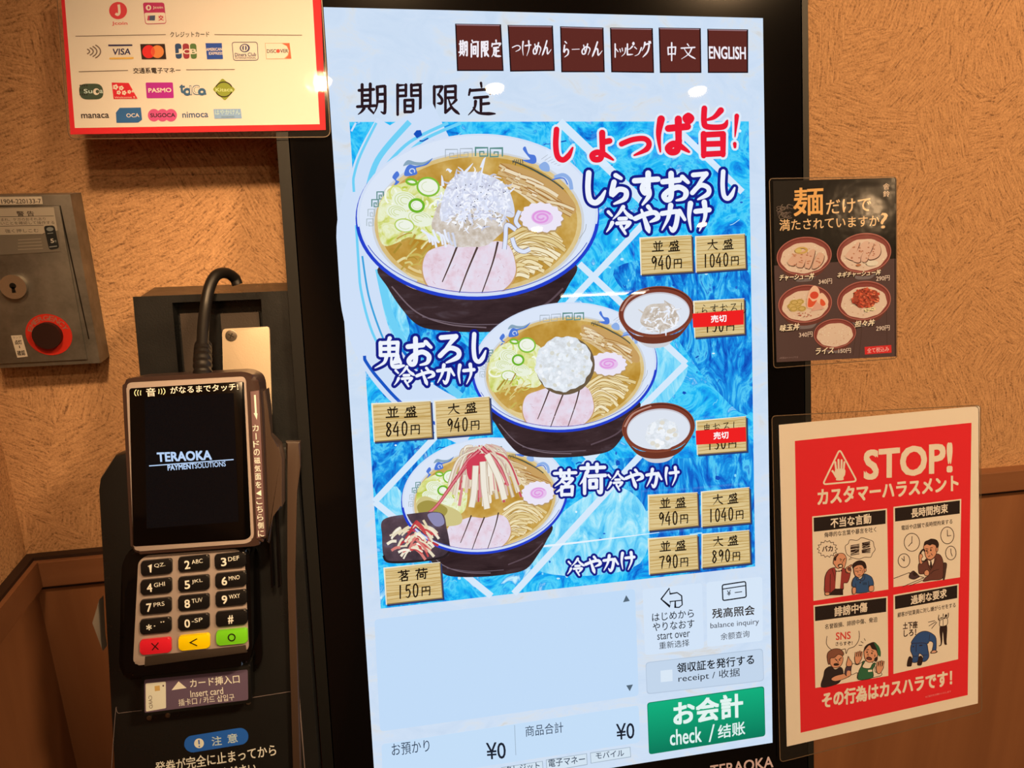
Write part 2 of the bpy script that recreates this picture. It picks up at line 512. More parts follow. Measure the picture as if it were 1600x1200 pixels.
BRUSH = {
    'h': lambda t: 0.75 + 0.25 * abs(2 * t - 1) ** 2,
    'v': lambda t: 1.05 - 0.15 * t,
    'p': lambda t: 1.1 - 0.85 * t ** 1.3,
    'n': lambda t: 0.45 + 0.9 * t if t < 0.8 else 1.17 - (t - 0.8) * 3.4,
    'd': lambda t: 0.55 + 0.75 * math.sin(math.pi * min(1, t * 0.8 + 0.15)),
    'k': lambda t: 1.0 if t < 0.8 else 1.0 - (t - 0.8) * 3.2,
    'm': lambda t: 1.0,
}
GLYPHS = {
 '期': 'h8,25 55,22|v18,8 18,72|v44,6 44,72|h20,40 43,39|h20,55 43,54|h3,73 60,70|p24,78 16,88 5,96|d40,78 54,92|p66,15 67,50 64,75 54,95|k66,15 88,13 91,20 91,82 88,92 78,88|h68,37 88,36|h68,58 88,57',
 '間': 'v10,10 10,95|k12,12 40,10|v40,10 40,42|h12,26 38,25|h12,42 40,41|v60,10 60,42|k60,12 88,10 92,16 92,86 88,95 78,90|h62,26 90,25|h62,41 90,40|v36,54 36,88|h36,54 66,53|v66,53 66,88|h37,70 65,70|h36,87 66,87',
 '间': 'd20,4 32,18|v12,24 12,96|k38,14 84,12 90,18 90,84 86,94 76,88|v36,38 36,80|h36,38 64,37|v64,37 64,80|h37,58 63,57|h36,79 64,78',
 '限': 'v12,12 12,96|k12,14 36,12 38,16 26,36|k26,36 38,50 36,62 22,62|h50,12 84,10|v84,10 84,46|h52,28 82,27|h52,46 84,45|v50,12 50,90|h50,90 68,76|p86,52 76,62 66,68|n60,48 72,75 97,95',
 '定': 'd50,3 52,15|d14,22 10,38|k14,25 84,21 90,24 80,36|h28,46 72,43|v50,45 50,84|h52,64 76,62|p32,56 28,76 8,96|n24,74 44,90 97,92',
 '旨': 'p72,8 52,22 24,28|k26,4 25,30 34,40 78,40 90,28|v24,54 24,97|h24,56 78,54|v78,54 78,95|h26,74 76,73|h24,94 78,92',
 'し': 'k30,4 27,50 34,84 54,94 74,82 90,58',
 'ょ': 'v56,14 57,72|h58,42 80,38|k57,66 50,90 30,92 24,80 40,72 64,78 92,94',
 'っ': 'k6,50 40,34 76,30 92,46 84,70 46,92',
 'ぱ': 'p16,10 9,50 14,94|h36,34 90,29|v64,10 65,70|k65,64 60,90 44,94 36,84 50,74 70,80 94,94|m92,2 99,8 92,15 85,8 92,2',
 '!': 'p56,2 50,30 42,64|d40,84 42,94',
 'ら': 'd38,4 58,14|k32,26 24,66 50,50 76,56 72,80 32,97',
 'す': 'h6,26 95,21|v58,3 58,46|k58,44 46,34 36,48 46,62 58,52 60,72 36,98',
 'お': 'h8,32 64,26|k36,4 36,78 22,92 12,78 32,60 62,50 86,64 80,86 54,94|d74,16 94,34',
 'ろ': 'h20,12 76,8|p76,8 50,36 16,74|k16,74 50,48 84,56 84,78 40,97',
 '冷': 'd12,20 24,33|p26,58 18,74 6,90|p64,3 48,26 28,46|n62,5 76,26 99,44|h50,44 74,43|k42,60 82,57 84,62 68,80|d56,70 72,96',
 'や': 'k4,48 44,32 80,26 92,44 62,60|d54,4 66,18|n28,16 44,58 58,97',
 'か': 'k6,34 62,27 67,36 60,76 48,95 36,82|p40,4 30,50 6,94|d74,24 95,56',
 'け': 'p16,8 10,50 18,94|h38,34 95,29|p74,4 78,50 54,97',
 '鬼': 'p52,1 48,8 42,14|v22,16 22,56|h22,17 78,15|v78,15 76,56|h24,36 76,35|v50,16 50,54|h22,56 77,55|p42,56 34,80 4,98|n58,56 58,84 68,94 99,90|p78,60 70,70 64,80|h64,80 84,76|d80,66 88,82',
 '茗': 'h6,16 94,13|v32,3 32,27|v66,3 66,27|p46,26 34,46 8,64|k42,37 74,35 78,40 50,64 14,86|d36,44 54,56|v36,66 36,98|h36,67 80,65|v80,65 78,97|h36,95 78,94',
 '荷': 'h6,16 94,13|v32,3 32,27|v66,3 66,27|p28,30 18,50 3,68|v20,50 20,98|h34,42 97,39|k82,42 82,86 78,95 68,88|v40,56 40,80|h40,56 64,55|v64,55 64,78|h40,79 64,78',
 '並': 'd30,4 38,18|p70,3 60,18|h14,24 88,21|v40,26 40,86|v62,26 62,86|d18,40 28,64|p86,38 74,64|h3,88 97,86',
 '盛': 'h22,20 84,16|p22,20 18,40 4,62|k24,36 44,35 44,46 36,54|n52,3 60,36 92,62|p80,30 66,48 46,62|d70,4 82,14|v22,68 24,94|h22,68 80,66|v80,66 78,94|v42,68 42,92|v60,68 60,92|h3,95 97,93',
 '大': 'h8,34 92,29|p50,3 46,46 6,96|n52,38 66,72 98,95',
 '円': 'v14,12 13,97|k14,14 82,12 88,18 88,86 84,95 74,90|v50,14 50,52|h16,53 86,52',
 '中': 'v20,28 22,67|h20,28 82,26|v82,26 78,66|h22,64 78,62|v50,3 50,99',
 '文': 'd46,3 56,16|h6,29 94,24|p74,30 54,66 6,97|n26,34 54,70 98,95',
 'つ': 'k4,44 56,22 90,36 84,66 40,90',
 'ー': 'h6,54 94,46',
 'め': 'd26,18 46,82|k68,8 44,78 16,86 12,58 54,30 92,48 72,94',
 'ん': 'k50,3 30,48 6,96 34,52 52,54 58,92 94,62',
 'ト': 'v38,3 38,97|d42,34 80,58',
 'ッ': 'd12,28 22,54|d42,20 50,46|p88,18 76,66 32,96',
 'ピ': 'k18,12 18,78 30,84 84,82|p78,28 50,44 20,50|m90,2 97,9 90,16 83,9 90,2',
 'ン': 'd12,18 36,34|p94,24 62,74 12,92',
 'グ': 'p38,6 28,34 6,58|k36,20 80,16 66,62 16,97|d80,0 86,12|d93,0 98,10',
 '0': 'm52,3 24,18 20,66 40,96 72,84 80,30 54,3',
 '1': 'v50,3 50,97',
 '4': 'k58,2 8,64 92,62|v64,34 64,98',
 '5': 'h80,5 30,7|k30,7 26,44 58,38 82,64 58,94 18,88',
 '7': 'k14,12 84,8 60,50 50,98',
 '8': 'm74,14 42,4 26,22 52,46 80,70 50,96 22,80 46,48 76,26 74,14',
 '9': 'k80,22 48,3 20,26 42,50 80,22 76,60 56,98',
 '3': 'k18,12 56,4 74,24 42,46 80,66 56,96 16,88',
}
_SG = {}
def strokes(ch):
    if ch not in _SG:
        out = []
        for st in GLYPHS[ch].split('|'):
            out.append((st[0], [tuple(float(a) for a in p.split(',')) for p in st[1:].split()]))
        _SG[ch] = out
    return _SG[ch]

RND = random.Random(7)

# ================================================================== the room
def struct(name, bm, m, smooth=None):
    return tag(bm_obj(name, bm, m, None, smooth), kind='structure')

RIGHT_X, FRONT_Y = 3.6, -6.0
struct('wall_back', wbox_bm(LEFT_X - 0.1, WALL_Y, 0.0, RIGHT_X + 0.1, WALL_Y + 0.1, CEIL_Z), 'plaster')
RAIL_TOP, RAIL_LOW = Z0 - 0.4205, Z0 - 0.4440
struct('wall_left', wbox_bm(LEFT_X - 0.1, FRONT_Y, 0.0, LEFT_X, WALL_Y, CEIL_Z), 'plaster')
struct('wall_right', wbox_bm(RIGHT_X, FRONT_Y, 0.0, RIGHT_X + 0.1, WALL_Y, CEIL_Z), 'room_wall')
struct('wall_front', wbox_bm(LEFT_X - 0.1, FRONT_Y - 0.1, 0.0, RIGHT_X + 0.1, FRONT_Y, CEIL_Z), 'room_wall')
struct('floor', wbox_bm(LEFT_X - 0.1, FRONT_Y - 0.1, -0.05, RIGHT_X + 0.1, WALL_Y + 0.1, 0.0), 'floor_wood')
struct('ceiling', wbox_bm(LEFT_X - 0.1, FRONT_Y - 0.1, CEIL_Z, RIGHT_X + 0.1, WALL_Y + 0.1, CEIL_Z + 0.05), 'ceiling_paint')
# wooden wainscot and its rail, on the back wall and round the corner on the side wall
struct('wall_back_panel', wbox_bm(LEFT_X + 0.004, WALL_Y - 0.004, 0.0, RIGHT_X, WALL_Y + 0.001, RAIL_LOW - 0.004), 'wood_panel')
struct('wall_left_panel', wbox_bm(LEFT_X - 0.001, FRONT_Y, 0.0, LEFT_X + 0.004, WALL_Y - 0.004, RAIL_LOW - 0.004), 'wood_panel')
struct('trim_1', wbox_bm(LEFT_X + 0.012, WALL_Y - 0.012, RAIL_LOW, RIGHT_X, WALL_Y + 0.001, RAIL_TOP, None, 0.001), 'wood_rail')
struct('trim_2', wbox_bm(LEFT_X - 0.001, FRONT_Y, RAIL_LOW, LEFT_X + 0.012, WALL_Y - 0.0005, RAIL_TOP, None, 0.001), 'wood_rail')
struct('shade_strip_1', wbox_bm(LEFT_X + 0.006, WALL_Y - 0.006, RAIL_LOW - 0.005, RIGHT_X, WALL_Y + 0.001, RAIL_LOW), 'rail_shade')  # shadow line under the rail, put in as a dark strip
struct('shade_strip_2', wbox_bm(LEFT_X - 0.001, FRONT_Y, RAIL_TOP, LEFT_X + 0.008, WALL_Y - 0.0005, RAIL_TOP + 0.003), 'rail_shade')  # dark strip standing in for the shadow line above the side wall's rail
struct('shade_strip_3', wbox_bm(LEFT_X + 0.008, WALL_Y - 0.008, RAIL_TOP, -0.17, WALL_Y + 0.001, RAIL_TOP + 0.003), 'rail_shade')  # the same painted shadow line, along the back wall's left end

# ------------------------------------------------------------------ ceiling lights
def make_downlight():
    t = thing('ceiling_light', (0, 0, CEIL_Z), 'round recessed downlight in the ceiling', 'ceiling light')
    bm = bmesh.new(); n = 32
    for r0, r1, z0, z1 in ((0.042, 0.058, 0.0, -0.004), (0.042, 0.058, -0.004, 0.0)): pass
    rings = []
    for r, z in ((0.036, 0.0), (0.036, -0.006), (0.054, -0.006), (0.058, -0.003), (0.058, 0.0)):
        rings.append([bm.verts.new((r * math.cos(2 * math.pi * k / n), r * math.sin(2 * math.pi * k / n), CEIL_Z + z)) for k in range(n)])
    for a, b in zip(rings, rings[1:]):
        for k in range(n): bm.faces.new((a[k], a[(k + 1) % n], b[(k + 1) % n], b[k]))
    bmesh.ops.recalc_face_normals(bm, faces=bm.faces)
    bm_obj('trim_ring', bm, 'ceiling_paint', t, 40)
    bm = disc_bm(Vector((0, 0, CEIL_Z - 0.002)), Vector((0, 0, 1)), 0.0355, 0.001)
    bm_obj('lamp_disc', bm, 'lamp_glow', t)
    return t
def dup(root, loc):
    r = root.copy(); COL.objects.link(r); r.location = loc
    for ch in root.children:
        c = ch.copy(); COL.objects.link(c); c.parent = r
    return r
light0 = make_downlight()
def aim_lamp(lo, p, aim):
    lo.location = p; lo.rotation_euler = (Vector(aim) - Vector(p)).to_track_quat('-Z', 'Y').to_euler(); COL.objects.link(lo)
SPOTS = [(w[0], w[1], t) for w, t in zip(WASHERS, ['nearest the order machine, washing the wall by the card terminal', 'washing the wall by the red notice'])] + \
        [(d[0], d[1], t) for d, t in zip(DOWNLIGHTS, ['of the middle row, straight in front of the order machine', 'of the middle row, right of the order machine',
                                                     'of the far row, second from the right wall', 'of the far row, nearer the side wall',
                                                     'of the middle row, beside the left side wall', 'of the far row, nearest the right wall'])]
for i, (x, y, words_) in enumerate(SPOTS):
    o = light0 if i == 0 else dup(light0, (x, y, CEIL_Z))
    o.location = (x, y, CEIL_Z)
    o['label'] = 'round ceiling downlight ' + words_; o['group'] = 'ceiling downlights'
for x, y, aim, power, cone, blend, rad in WASHERS:
    la = bpy.data.lights.new('wall_washer', 'SPOT'); la.energy = power; la.color = WARM
    la.spot_size = math.radians(cone * 2); la.spot_blend = blend; la.shadow_soft_size = rad
    aim_lamp(bpy.data.objects.new('wall_washer', la), (x, y, CEIL_Z - 0.03), aim)
for x, y, power in DOWNLIGHTS:
    la = bpy.data.lights.new('downlight', 'AREA'); la.shape = 'DISK'; la.size = 0.062; la.energy = power; la.color = WARM
    aim_lamp(bpy.data.objects.new('downlight', la), (x, y, CEIL_Z - 0.012), (x, y, 0))
for x, y, power in AMBIENT:
    la = bpy.data.lights.new('strip_glow', 'AREA'); la.shape = 'RECTANGLE'; la.size = 0.7; la.size_y = 0.06; la.energy = power; la.color = (1.0, 0.72, 0.45)
    aim_lamp(bpy.data.objects.new('strip_glow', la), (x, y, CEIL_Z - 0.045), (x, y, 0))
tl = thing('strip_light', (1.85, -5.24, CEIL_Z), 'long white strip light on the ceiling at the back of the shop', 'ceiling light')
bm_obj('lamp_housing', wbox_bm(1.46, -5.29, CEIL_Z - 0.03, 2.24, -5.19, CEIL_Z, None, 0.004), 'ceiling_paint', tl, 40)
bm_obj('lamp_tube', wbox_bm(1.5, -5.27, CEIL_Z - 0.036, 2.2, -5.21, CEIL_Z - 0.03), 'tube_glow', tl)

# ================================================================== the order machine
kiosk = thing('order_machine', K(0.168, 0.70, 0.05), 'tall black touch screen order machine showing cold noodle bowls and prices', 'order machine')
def back_to_wall(x, y):
    p = K(x, y, 0.0); return Vector((p.x, WALL_Y - 0.001, p.z))
xl, xr, yt, yb = -0.0385, 0.3745, -0.07, 0.72
fr = [K(xl, yt, 0.012), K(xr, yt, 0.012), K(xr, yb, 0.012), K(xl, yb, 0.012)]
bk = [Vector((p.x, WALL_Y - 0.0005, p.z)) for p in fr]
bm_obj('body', prism_bm(fr, bk), 'black_matt', kiosk)
def ring_bm(x0, y0, x1, y1, X0, Y0, X1, Y1, z, d, bev=0.0):
    """A flat frame: outer rectangle X0..Y1, opening x0..y1."""
    bm = bmesh.new()
    for a in ((X0, Y0, x0, Y1), (x1, Y0, X1, Y1), (x0, Y0, x1, y0), (x0, y1, x1, Y1)):
        kbox_bm(a[0], a[1], a[2], a[3], z, z + d, bm)
    bmesh.ops.remove_doubles(bm, verts=bm.verts, dist=1e-5)
    return bm
SW, SH = 0.336, 0.599
bm_obj('glass_border', ring_bm(0, 0, SW, SH, -0.0295, -0.06, 0.3685, 0.71, 0.0, 0.003), 'black_gloss', kiosk)
bm_obj('edge_frame', ring_bm(-0.0303, -0.0605, 0.3692, 0.7105, xl, yt, xr, yb, -0.0005, 0.0125), 'edge_grey', kiosk, 40)
screen = bm_obj('screen', kbox_bm(0, 0, SW, SH, 0.0, 0.003), 'marble', kiosk)
screen['label'] = 'bright touch screen filled with the noodle menu'
LOGO = Art(face_at(-0.0006))
LOGO.text('TERAOKA', 1110, 1205, 1208, 1190, 17, 'o#d8a48c', 0.025)
LOGO.build('maker_logo', kiosk, 'salmon lettering under the screen')

PL0 = face_at(0.0)
# ---- header buttons
def menu_button(q, build_text, label):
    a = Art(PL0, 0.0002)
    a.poly(q, 'e#1c0f14')
    (x0, y0), (x1, y1), (x2, y2), (x3, y3) = q
    a.poly([(x0 + 1, y0 + 1), (x1 - 1.5, y1 + 1), (x1 - 3, y1 + 3), (x0 + 3, y0 + 3)], 'e#a08088')
    a.poly([(x0 + 2, y0 + 2.5), (x1 - 2, y1 + 2.5), (x2 - 2, y2 - 2), (x3 + 2, y3 - 2)], 'e#5e2a24')
    build_text(a)
    a.build('menu_button', screen, label)
W1 = 'e#f3eef6'
def bt(seq, w):
    def f(a): a.word(seq, W1, w)
    return f
menu_button([(711, 37), (783, 38), (787, 111), (714, 111)], bt([('期', 717, 62, 731, 89), ('间', 735, 62, 748, 90), ('限', 751, 62, 764, 90), ('定', 767, 62, 783, 90)], 13), 'brown button for limited time dishes')
menu_button([(793, 39), (864, 40), (867, 111), (797, 112)], bt([('つ', 800, 68, 814, 82), ('け', 815, 63, 830, 88), ('め', 832, 65, 846, 87), ('ん', 847, 63, 862, 86)], 12), 'brown button for dipping noodles')
menu_button([(875, 41), (943, 43), (945, 113), (877, 113)], bt([('ら', 878, 64, 891, 90), ('ー', 893, 74, 906, 80), ('め', 908, 67, 923, 87), ('ん', 925, 65, 942, 88)], 12), 'brown button for ramen')
menu_button([(953, 43), (1020, 44), (1022, 114), (955, 113)], bt([('ト', 957, 68, 968, 90), ('ッ', 967, 72, 979, 89), ('ピ', 978, 66, 991, 89), ('ン', 990, 70, 1003, 89), ('グ', 1002, 65, 1017, 90)], 13), 'brown button for toppings')
menu_button([(1029, 43), (1095, 44), (1096, 114), (1031, 114)], bt([('中', 1040, 66, 1059, 95), ('文', 1063, 68, 1087, 93)], 9), 'brown button for Chinese')
menu_button([(1105, 45), (1169, 46), (1169, 114), (1106, 114)], lambda a: a.text('ENGLISH', 1108, 82, 1165, 83, 19, W1, 0.03), 'brown button reading ENGLISH')

a = Art(PL0, 0.0002)
a.word([('期', 557, 128, 606, 181), ('間', 617, 127, 660, 182), ('限', 673, 129, 719, 181), ('定', 728, 128, 775, 182)], 'e#2a1a20', 9.5)
a.build('page_title', screen, 'dark brush lettering at the top left')

# ---- the blue ice picture behind the dishes
a = Art(PL0, 0.0002)
TL, TR, BR, BL = (546, 190.5), (1170, 189.5), (1180, 885), (595, 951)
def uv(s, t):
    x0 = TL[0] + (BL[0] - TL[0]) * t; y0 = TL[1] + (BL[1] - TL[1]) * t; x1 = TR[0] + (BR[0] - TR[0]) * t; y1 = TR[1] + (BR[1] - TR[1]) * t
    return (x0 + (x1 - x0) * s, y0 + (y1 - y0) * s)
a.poly([TL, TR, BR, BL], 'ice')
def inside(x, y):
    t = (y - 190) / 700.0
    for _ in range(3):
        xa = TL[0] + (BL[0] - TL[0]) * t; xb = TR[0] + (BR[0] - TR[0]) * t
        s = (x - xa) / (xb - xa)
        ya = TL[1] + (TR[1] - TL[1]) * s; yb_ = BL[1] + (BR[1] - BL[1]) * s
        t = (y - ya) / (yb_ - ya)
    return uv(min(1, max(0, s)), min(1, max(0, t)))
def ci(pts): return [inside(*p) for p in pts]
for pts, m in [([(930, 190), (1170, 190), (1172, 300), (1100, 330), (1010, 300), (960, 240)], 'ice'),
               ([(960, 420), (1075, 400), (1172, 430), (1176, 640), (1110, 600), (1050, 520), (1000, 480)], 'ice_dark'),
               ([(560, 480), (620, 470), (700, 520), (740, 560), (700, 640), (600, 620)], 'ice_dark'),
               ([(950, 720), (1090, 715), (1176, 690), (1180, 880), (1050, 890), (960, 780)], 'ice_dark'),
               ([(585, 690), (660, 660), (690, 690), (600, 790)], 'ice_dark'),
               ([(960, 560), (1030, 540), (1075, 575), (1030, 640), (960, 660)], 'ice_pale'),
               ([(880, 800), (960, 760), (1010, 800), (1000, 880), (900, 900), (830, 880)], 'ice_pale'),
               ([(620, 760), (640, 820), (600, 830), (590, 790)], 'ice_pale'),
               ([(560, 430), (610, 450), (640, 520), (600, 560), (570, 540)], 'ice_pale')]:
    q = [inside(p.x, p.y) for p in smooth_path([(x, y, 0) for x, y in pts], 5, True)]
    a.poly(q, m)
# swirl of pale ribbons at the left
WB, CY, DB = 'e#cfe0f8', 'e#6fd0f6', 'e#1a56c4'
def rib(pts, w, m):
    a.line([inside(*p) for p in [(q.x, q.y) for q in smooth_path([(x, y, 0) for x, y in pts], 8)]], w, m)
rib([(690, 190), (605, 240), (562, 330), (560, 440), (585, 540), (650, 620), (740, 670)], 64, WB)
rib([(600, 190), (565, 260), (549, 350)], 26, WB)
rib([(588, 192), (560, 250), (548, 300)], 4, CY)
rib([(640, 190), (590, 250), (572, 310)], 9, CY)
rib([(700, 192), (640, 222), (600, 262)], 5, CY); rib([(720, 192), (668, 215), (640, 236)], 5, CY)
rib([(556, 352), (560, 430), (582, 520), (625, 592)], 4, CY); rib([(566, 400), (578, 470), (606, 545), (640, 596)], 3, 'e#3fa4de')
rib([(592, 420), (612, 500), (650, 560), (720, 620)], 12, CY)
rib([(566, 556), (590, 590), (640, 640), (720, 680)], 5, DB); rib([(572, 575), (612, 625), (680, 668)], 3, WB)
rib([(549, 205), (556, 192)], 3, WB)
# crystals, bubbles and streaks of the ice
rr = random.Random(3)
a.flat = True
for i_ in range(260):
    s, t = rr.random(), rr.random()
    if i_ % 12 == 0: a.k += 1
    if s < 0.12 and t < 0.55: continue
    x, y = uv(0.02 + 0.96 * s, 0.02 + 0.96 * t)
    g = rr.random()
    if g < 0.5: a.ell(x, y, 0.8 + 2.2 * rr.random(), 0.8 + 2 * rr.random(), rr.choice(['e#bfeafd', 'e#8fdcfa', 'e#dff6ff', 'e#2468cc']), 0, 8)
    elif g < 0.8:
        an = rr.uniform(-1.2, 0.6); L = 4 + 16 * rr.random()
        q = [inside(x + L * k * math.cos(an) / 3, y + L * k * math.sin(an) / 3 + rr.uniform(-2, 2)) for k in range(4)]
        a.line(q, 0.8 + rr.random() * 1.6, rr.choice(['e#a8e4fb', 'e#6fd0f6', 'e#1a56c4', 'e#0e4fb8']), True)
    else:
        an = rr.uniform(0, 6.3); r = 2 + 5 * rr.random()
        q = [inside(x + r * (0.6 + 0.6 * rr.random()) * math.cos(an + k * 1.26), y + r * (0.6 + 0.6 * rr.random()) * math.sin(an + k * 1.26)) for k in range(5)]
        a.poly(q, rr.choice(['e#3fb8f0', 'e#1550bc', 'e#8fdcfa', 'e#1f8fe4']))
a.flat = False
# white lattice lines
for p, q, w in [((874, 188), (1012, 322), 13), ((1046, 190), (1160, 300), 10), ((1024, 330), (770, 600), 10), ((905, 412), (1072, 568), 10),
                ((1072, 568), (800, 840), 10), ((860, 660), (930, 724), 10), ((1000, 712), (803, 932), 10), ((690, 672), (585, 784), 10),
                ((585, 784), (768, 934), 10)]:
    a.line([inside(*p), inside(*q)], w, 'e#d6e9fb')
a.line([(706, 869), (900, 848), (1030, 832)], 4, 'e#e6f3fd', prof=lambda t: 1.2 - t)
a.build('ice_picture', screen, 'blue picture of ice crossed by white lines')

# ---- bowls of noodles
GREEN_RIM = 'e#5f8f8a'
def key_square(a, x, y, w, h, m, lw, flip=False, tilt=0.0):
    f = (lambda u, v: (x + (w - u * w if flip else u * w), y + v * h + tilt * u * w))
    a.line([f(0, 1), f(0, 0), f(1, 0), f(1, 1), f(0.35, 1), f(0.35, 0.45), f(0.68, 0.45), f(0.68, 0.72)], lw, m)
def noodle_bowl(T, kind, lift, name, label):
    a = Art(PL0, lift, T)
    rd = random.Random(11 + len(kind))
    a.blob([(592, 415), (660, 400), (746, 400), (840, 400), (900, 415), (888, 448), (870, 476), (842, 508), (800, 517), (745, 519), (690, 516), (655, 508), (630, 484), (606, 448)], 'bowl_dark')
    a.line([(612, 446), (650, 486), (700, 506), (760, 512)], 2, 'e#77666f', True); a.line([(660, 494), (720, 506), (790, 507)], 1.5, 'e#6a5b66', True)
    a.line([(800, 496), (850, 478), (880, 452)], 3, 'e#5c4a52', True)
    a.ell(746, 339, 190.5, 129.5, 'e#2440cc', 0.0, 72)
    a.ell(746, 335.5, 188.5, 126.5, 'e#d3e0f6', 0.0, 72)
    a.ell(746, 335, 184, 123, 'e#dbe6f8', 0.0, 72)
    a.ring(746, 336, 185.5, 124, 1.4, 'e#3346b8', 0, 20, 165)
    for rx, ry, m in ((166, 112, 'e#d0d4da'), (162, 109, 'broth_edge'), (155, 103, 'broth'), (146, 96, 'broth')):
        a.ell(747, 348, rx, ry, m, 0.0, 64)
    for i, (x, m, lw) in enumerate(((696, 'e#9aa6b0', 1.0), (719, 'e#9aa6b0', 1.0), (743, GREEN_RIM, 2.2), (766, GREEN_RIM, 2.2))):
        key_square(a, x, (233, 232, 231, 232)[i], 19, 13, m, lw, i % 2 == 1)
    for i, (x, y) in enumerate(((592, 298), (584, 310), (578, 325), (576, 340))):
        key_square(a, x - 3, y, 10, 11, GREEN_RIM if i < 2 else 'e#9fb0b4', 1.8 if i < 2 else 1.0)
    # blue dragon and cloud painted on the rim
    B1, B2 = 'e#4f79d8', 'e#8fb0e6'
    a.blob([(613, 275), (620, 266), (624, 272), (619, 279), (624, 283), (614, 290), (618, 282)], B1)
    a.blob([(632, 273), (634, 262), (640, 256), (650, 258), (663, 255), (676, 246), (668, 256), (655, 260), (650, 262), (652, 270), (645, 273)], B1)
    a.blob([(630, 258), (637, 249), (650, 252), (664, 252), (676, 246), (660, 257), (640, 256)], 'e#8aa6bc')
    a.ring(644, 266, 4, 3.5, 1.6, 'e#d3e0f6', 0, 90, 400)
    a.blob([(817, 234), (821, 230), (826, 241), (836, 244), (838, 254), (831, 257), (816, 251), (828, 250), (824, 244)], B1)
    a.blob([(845, 257), (852, 254), (858, 260), (858, 269), (848, 268), (842, 262)], B2)
    a.line([(866, 279), (880, 275), (890, 283), (893, 298)], 6, B2, True); a.line([(863, 282), (880, 280), (887, 290)], 2, B1, True)
    a.line([(800, 252), (820, 260), (840, 270), (862, 284), (880, 298)], 3, 'e#4a5348', True, prof=lambda t: 0.5 + t)
    for dx in range(5): a.line([(804 + dx * 3, 250), (801 + dx * 4, 256 + dx % 2 * 3)], 1.2, 'e#454c4a')
    for dx in range(6): a.line([(846 + dx * 5, 250 + dx * 2), (856 + dx * 5, 243 + dx * 3)], 0.7, 'e#a9b0bb')
    a.line([(905, 375), (914, 362), (916, 352)], 0.8, 'e#9aa0a6', True)
    # leeks and lettuce at the left
    a.blob([(590, 345), (596, 310), (620, 288), (660, 282), (700, 300), (706, 350), (690, 376), (640, 372), (600, 382)], 'leek')
    for _ in range(34):
        x, y = rd.uniform(598, 690), rd.uniform(290, 370)
        if ((x - 650) / 58) ** 2 + ((y - 332) / 46) ** 2 > 1: continue
        a.ring(x, y, rd.uniform(5, 14), rd.uniform(4, 11), rd.uniform(1.2, 3.4), rd.choice(['e#eef4d8', 'e#d5dd7a', 'e#f4f8ea', 'e#bccb4a', 'e#e2e8b4']), rd.uniform(0, 3), rd.uniform(0, 180), rd.uniform(200, 380), 14)
    for cx, cy, rx, ry in ((632, 312, 20, 14), (620, 330, 17, 11), (655, 340, 22, 12)): 
        a.ell(cx, cy, rx, ry, 'e#eaf1dc', 0.3)
        for q_ in (0.82, 0.6, 0.36): a.ring(cx + 1, cy, rx * q_, ry * q_, 1.1, 'e#ccd894', 0.3, 30 * q_ * 5, 300 + 40 * q_)
    for cx, cy, rx, ry, w, m in ((669, 291, 17, 14, 3, 'e#86bf3a'), (651, 320, 11, 9.5, 4, 'e#6fb52a'), (643, 283, 8, 4, 3.5, 'e#7cba34'), (632, 351, 15, 10, 2, 'e#b6cf62')):
        a.ell(cx, cy, rx, ry, 'e#eef3e6', 0.2); a.ring(cx, cy, rx * 0.6, ry * 0.55, 0.9, 'e#cfdca8', 0.2, 20, 250); a.ring(cx, cy, rx, ry, w, m, 0.2)
    for _ in range(26):
        x, y = rd.uniform(602, 660), rd.uniform(368, 420); x += (y - 368) * 0.4
        an = rd.uniform(-1.1, 0.3); L = rd.uniform(10, 26)
        a.line([(x, y), (x + L * 0.5 * math.cos(an) + 2, y + L * 0.5 * math.sin(an) - 3), (x + L * math.cos(an), y + L * math.sin(an))], rd.uniform(1.5, 4), rd.choice(['e#b89c46', 'e#d9cd84', 'e#c8b35a', 'e#a98a34', 'e#e6dca6']), True)
    # bamboo shoots at the top right
    a.blob([(782, 256), (830, 268), (870, 290), (897, 318), (896, 336), (862, 326), (820, 306), (790, 286)], 'e#c79f62')
    for k in range(34):
        t = k / 33.0; x, y = 778 + 78 * t * rd.uniform(0.75, 1.0), 254 + 46 * t + rd.uniform(-2, 26 - 8 * t)
        L = rd.uniform(36, 66); an = rd.uniform(0.34, 0.66)
        x2, y2 = x + L * math.cos(an), y + L * math.sin(an)
        if x2 > 897: y2 -= (x2 - 897) * 0.5; x2 = 897
        q = [(x, y), ((x + x2) / 2, (y + y2) / 2 - 2), (x2, min(338, y2))]
        a.line(q, rd.uniform(5, 8), 'e#a9783e', True); a.line(q, rd.uniform(3.5, 6), rd.choice(['e#e0caa0', 'e#e8d8b4', 'e#d6bc8c', 'e#d2b27c', 'e#ecdcbc']), True)
    # noodles at the lower right
    for k in range(46):
        t = k / 45.0
        x0, y0 = 796 + 14 * rd.random() - 6 * t, 366 + 88 * t + rd.uniform(-4, 4)
        w_ = (86 - 40 * t) * rd.uniform(0.75, 1.0)
        q = [(x0 - 10, y0 + 9), (x0 + w_ * 0.3, y0 - 5 - 7 * rd.random()), (x0 + w_ * 0.7, y0 - 8 + 8 * rd.random()), (x0 + w_, y0 + 4 + 14 * rd.random())]
        q = [(x, y) for x, y in q if ((x - 747) / 152) ** 2 + ((y - 348) / 105) ** 2 < 1.0]
        if len(q) < 3: continue
        a.line(q, 7.6, rd.choice(['e#a8823e', 'e#bb9650']), True); a.line(q, 5.4, rd.choice(['e#efe0b4', 'e#e8d6a2', 'e#f3e8c6', 'e#e0ca90', 'e#ead8a8']), True)
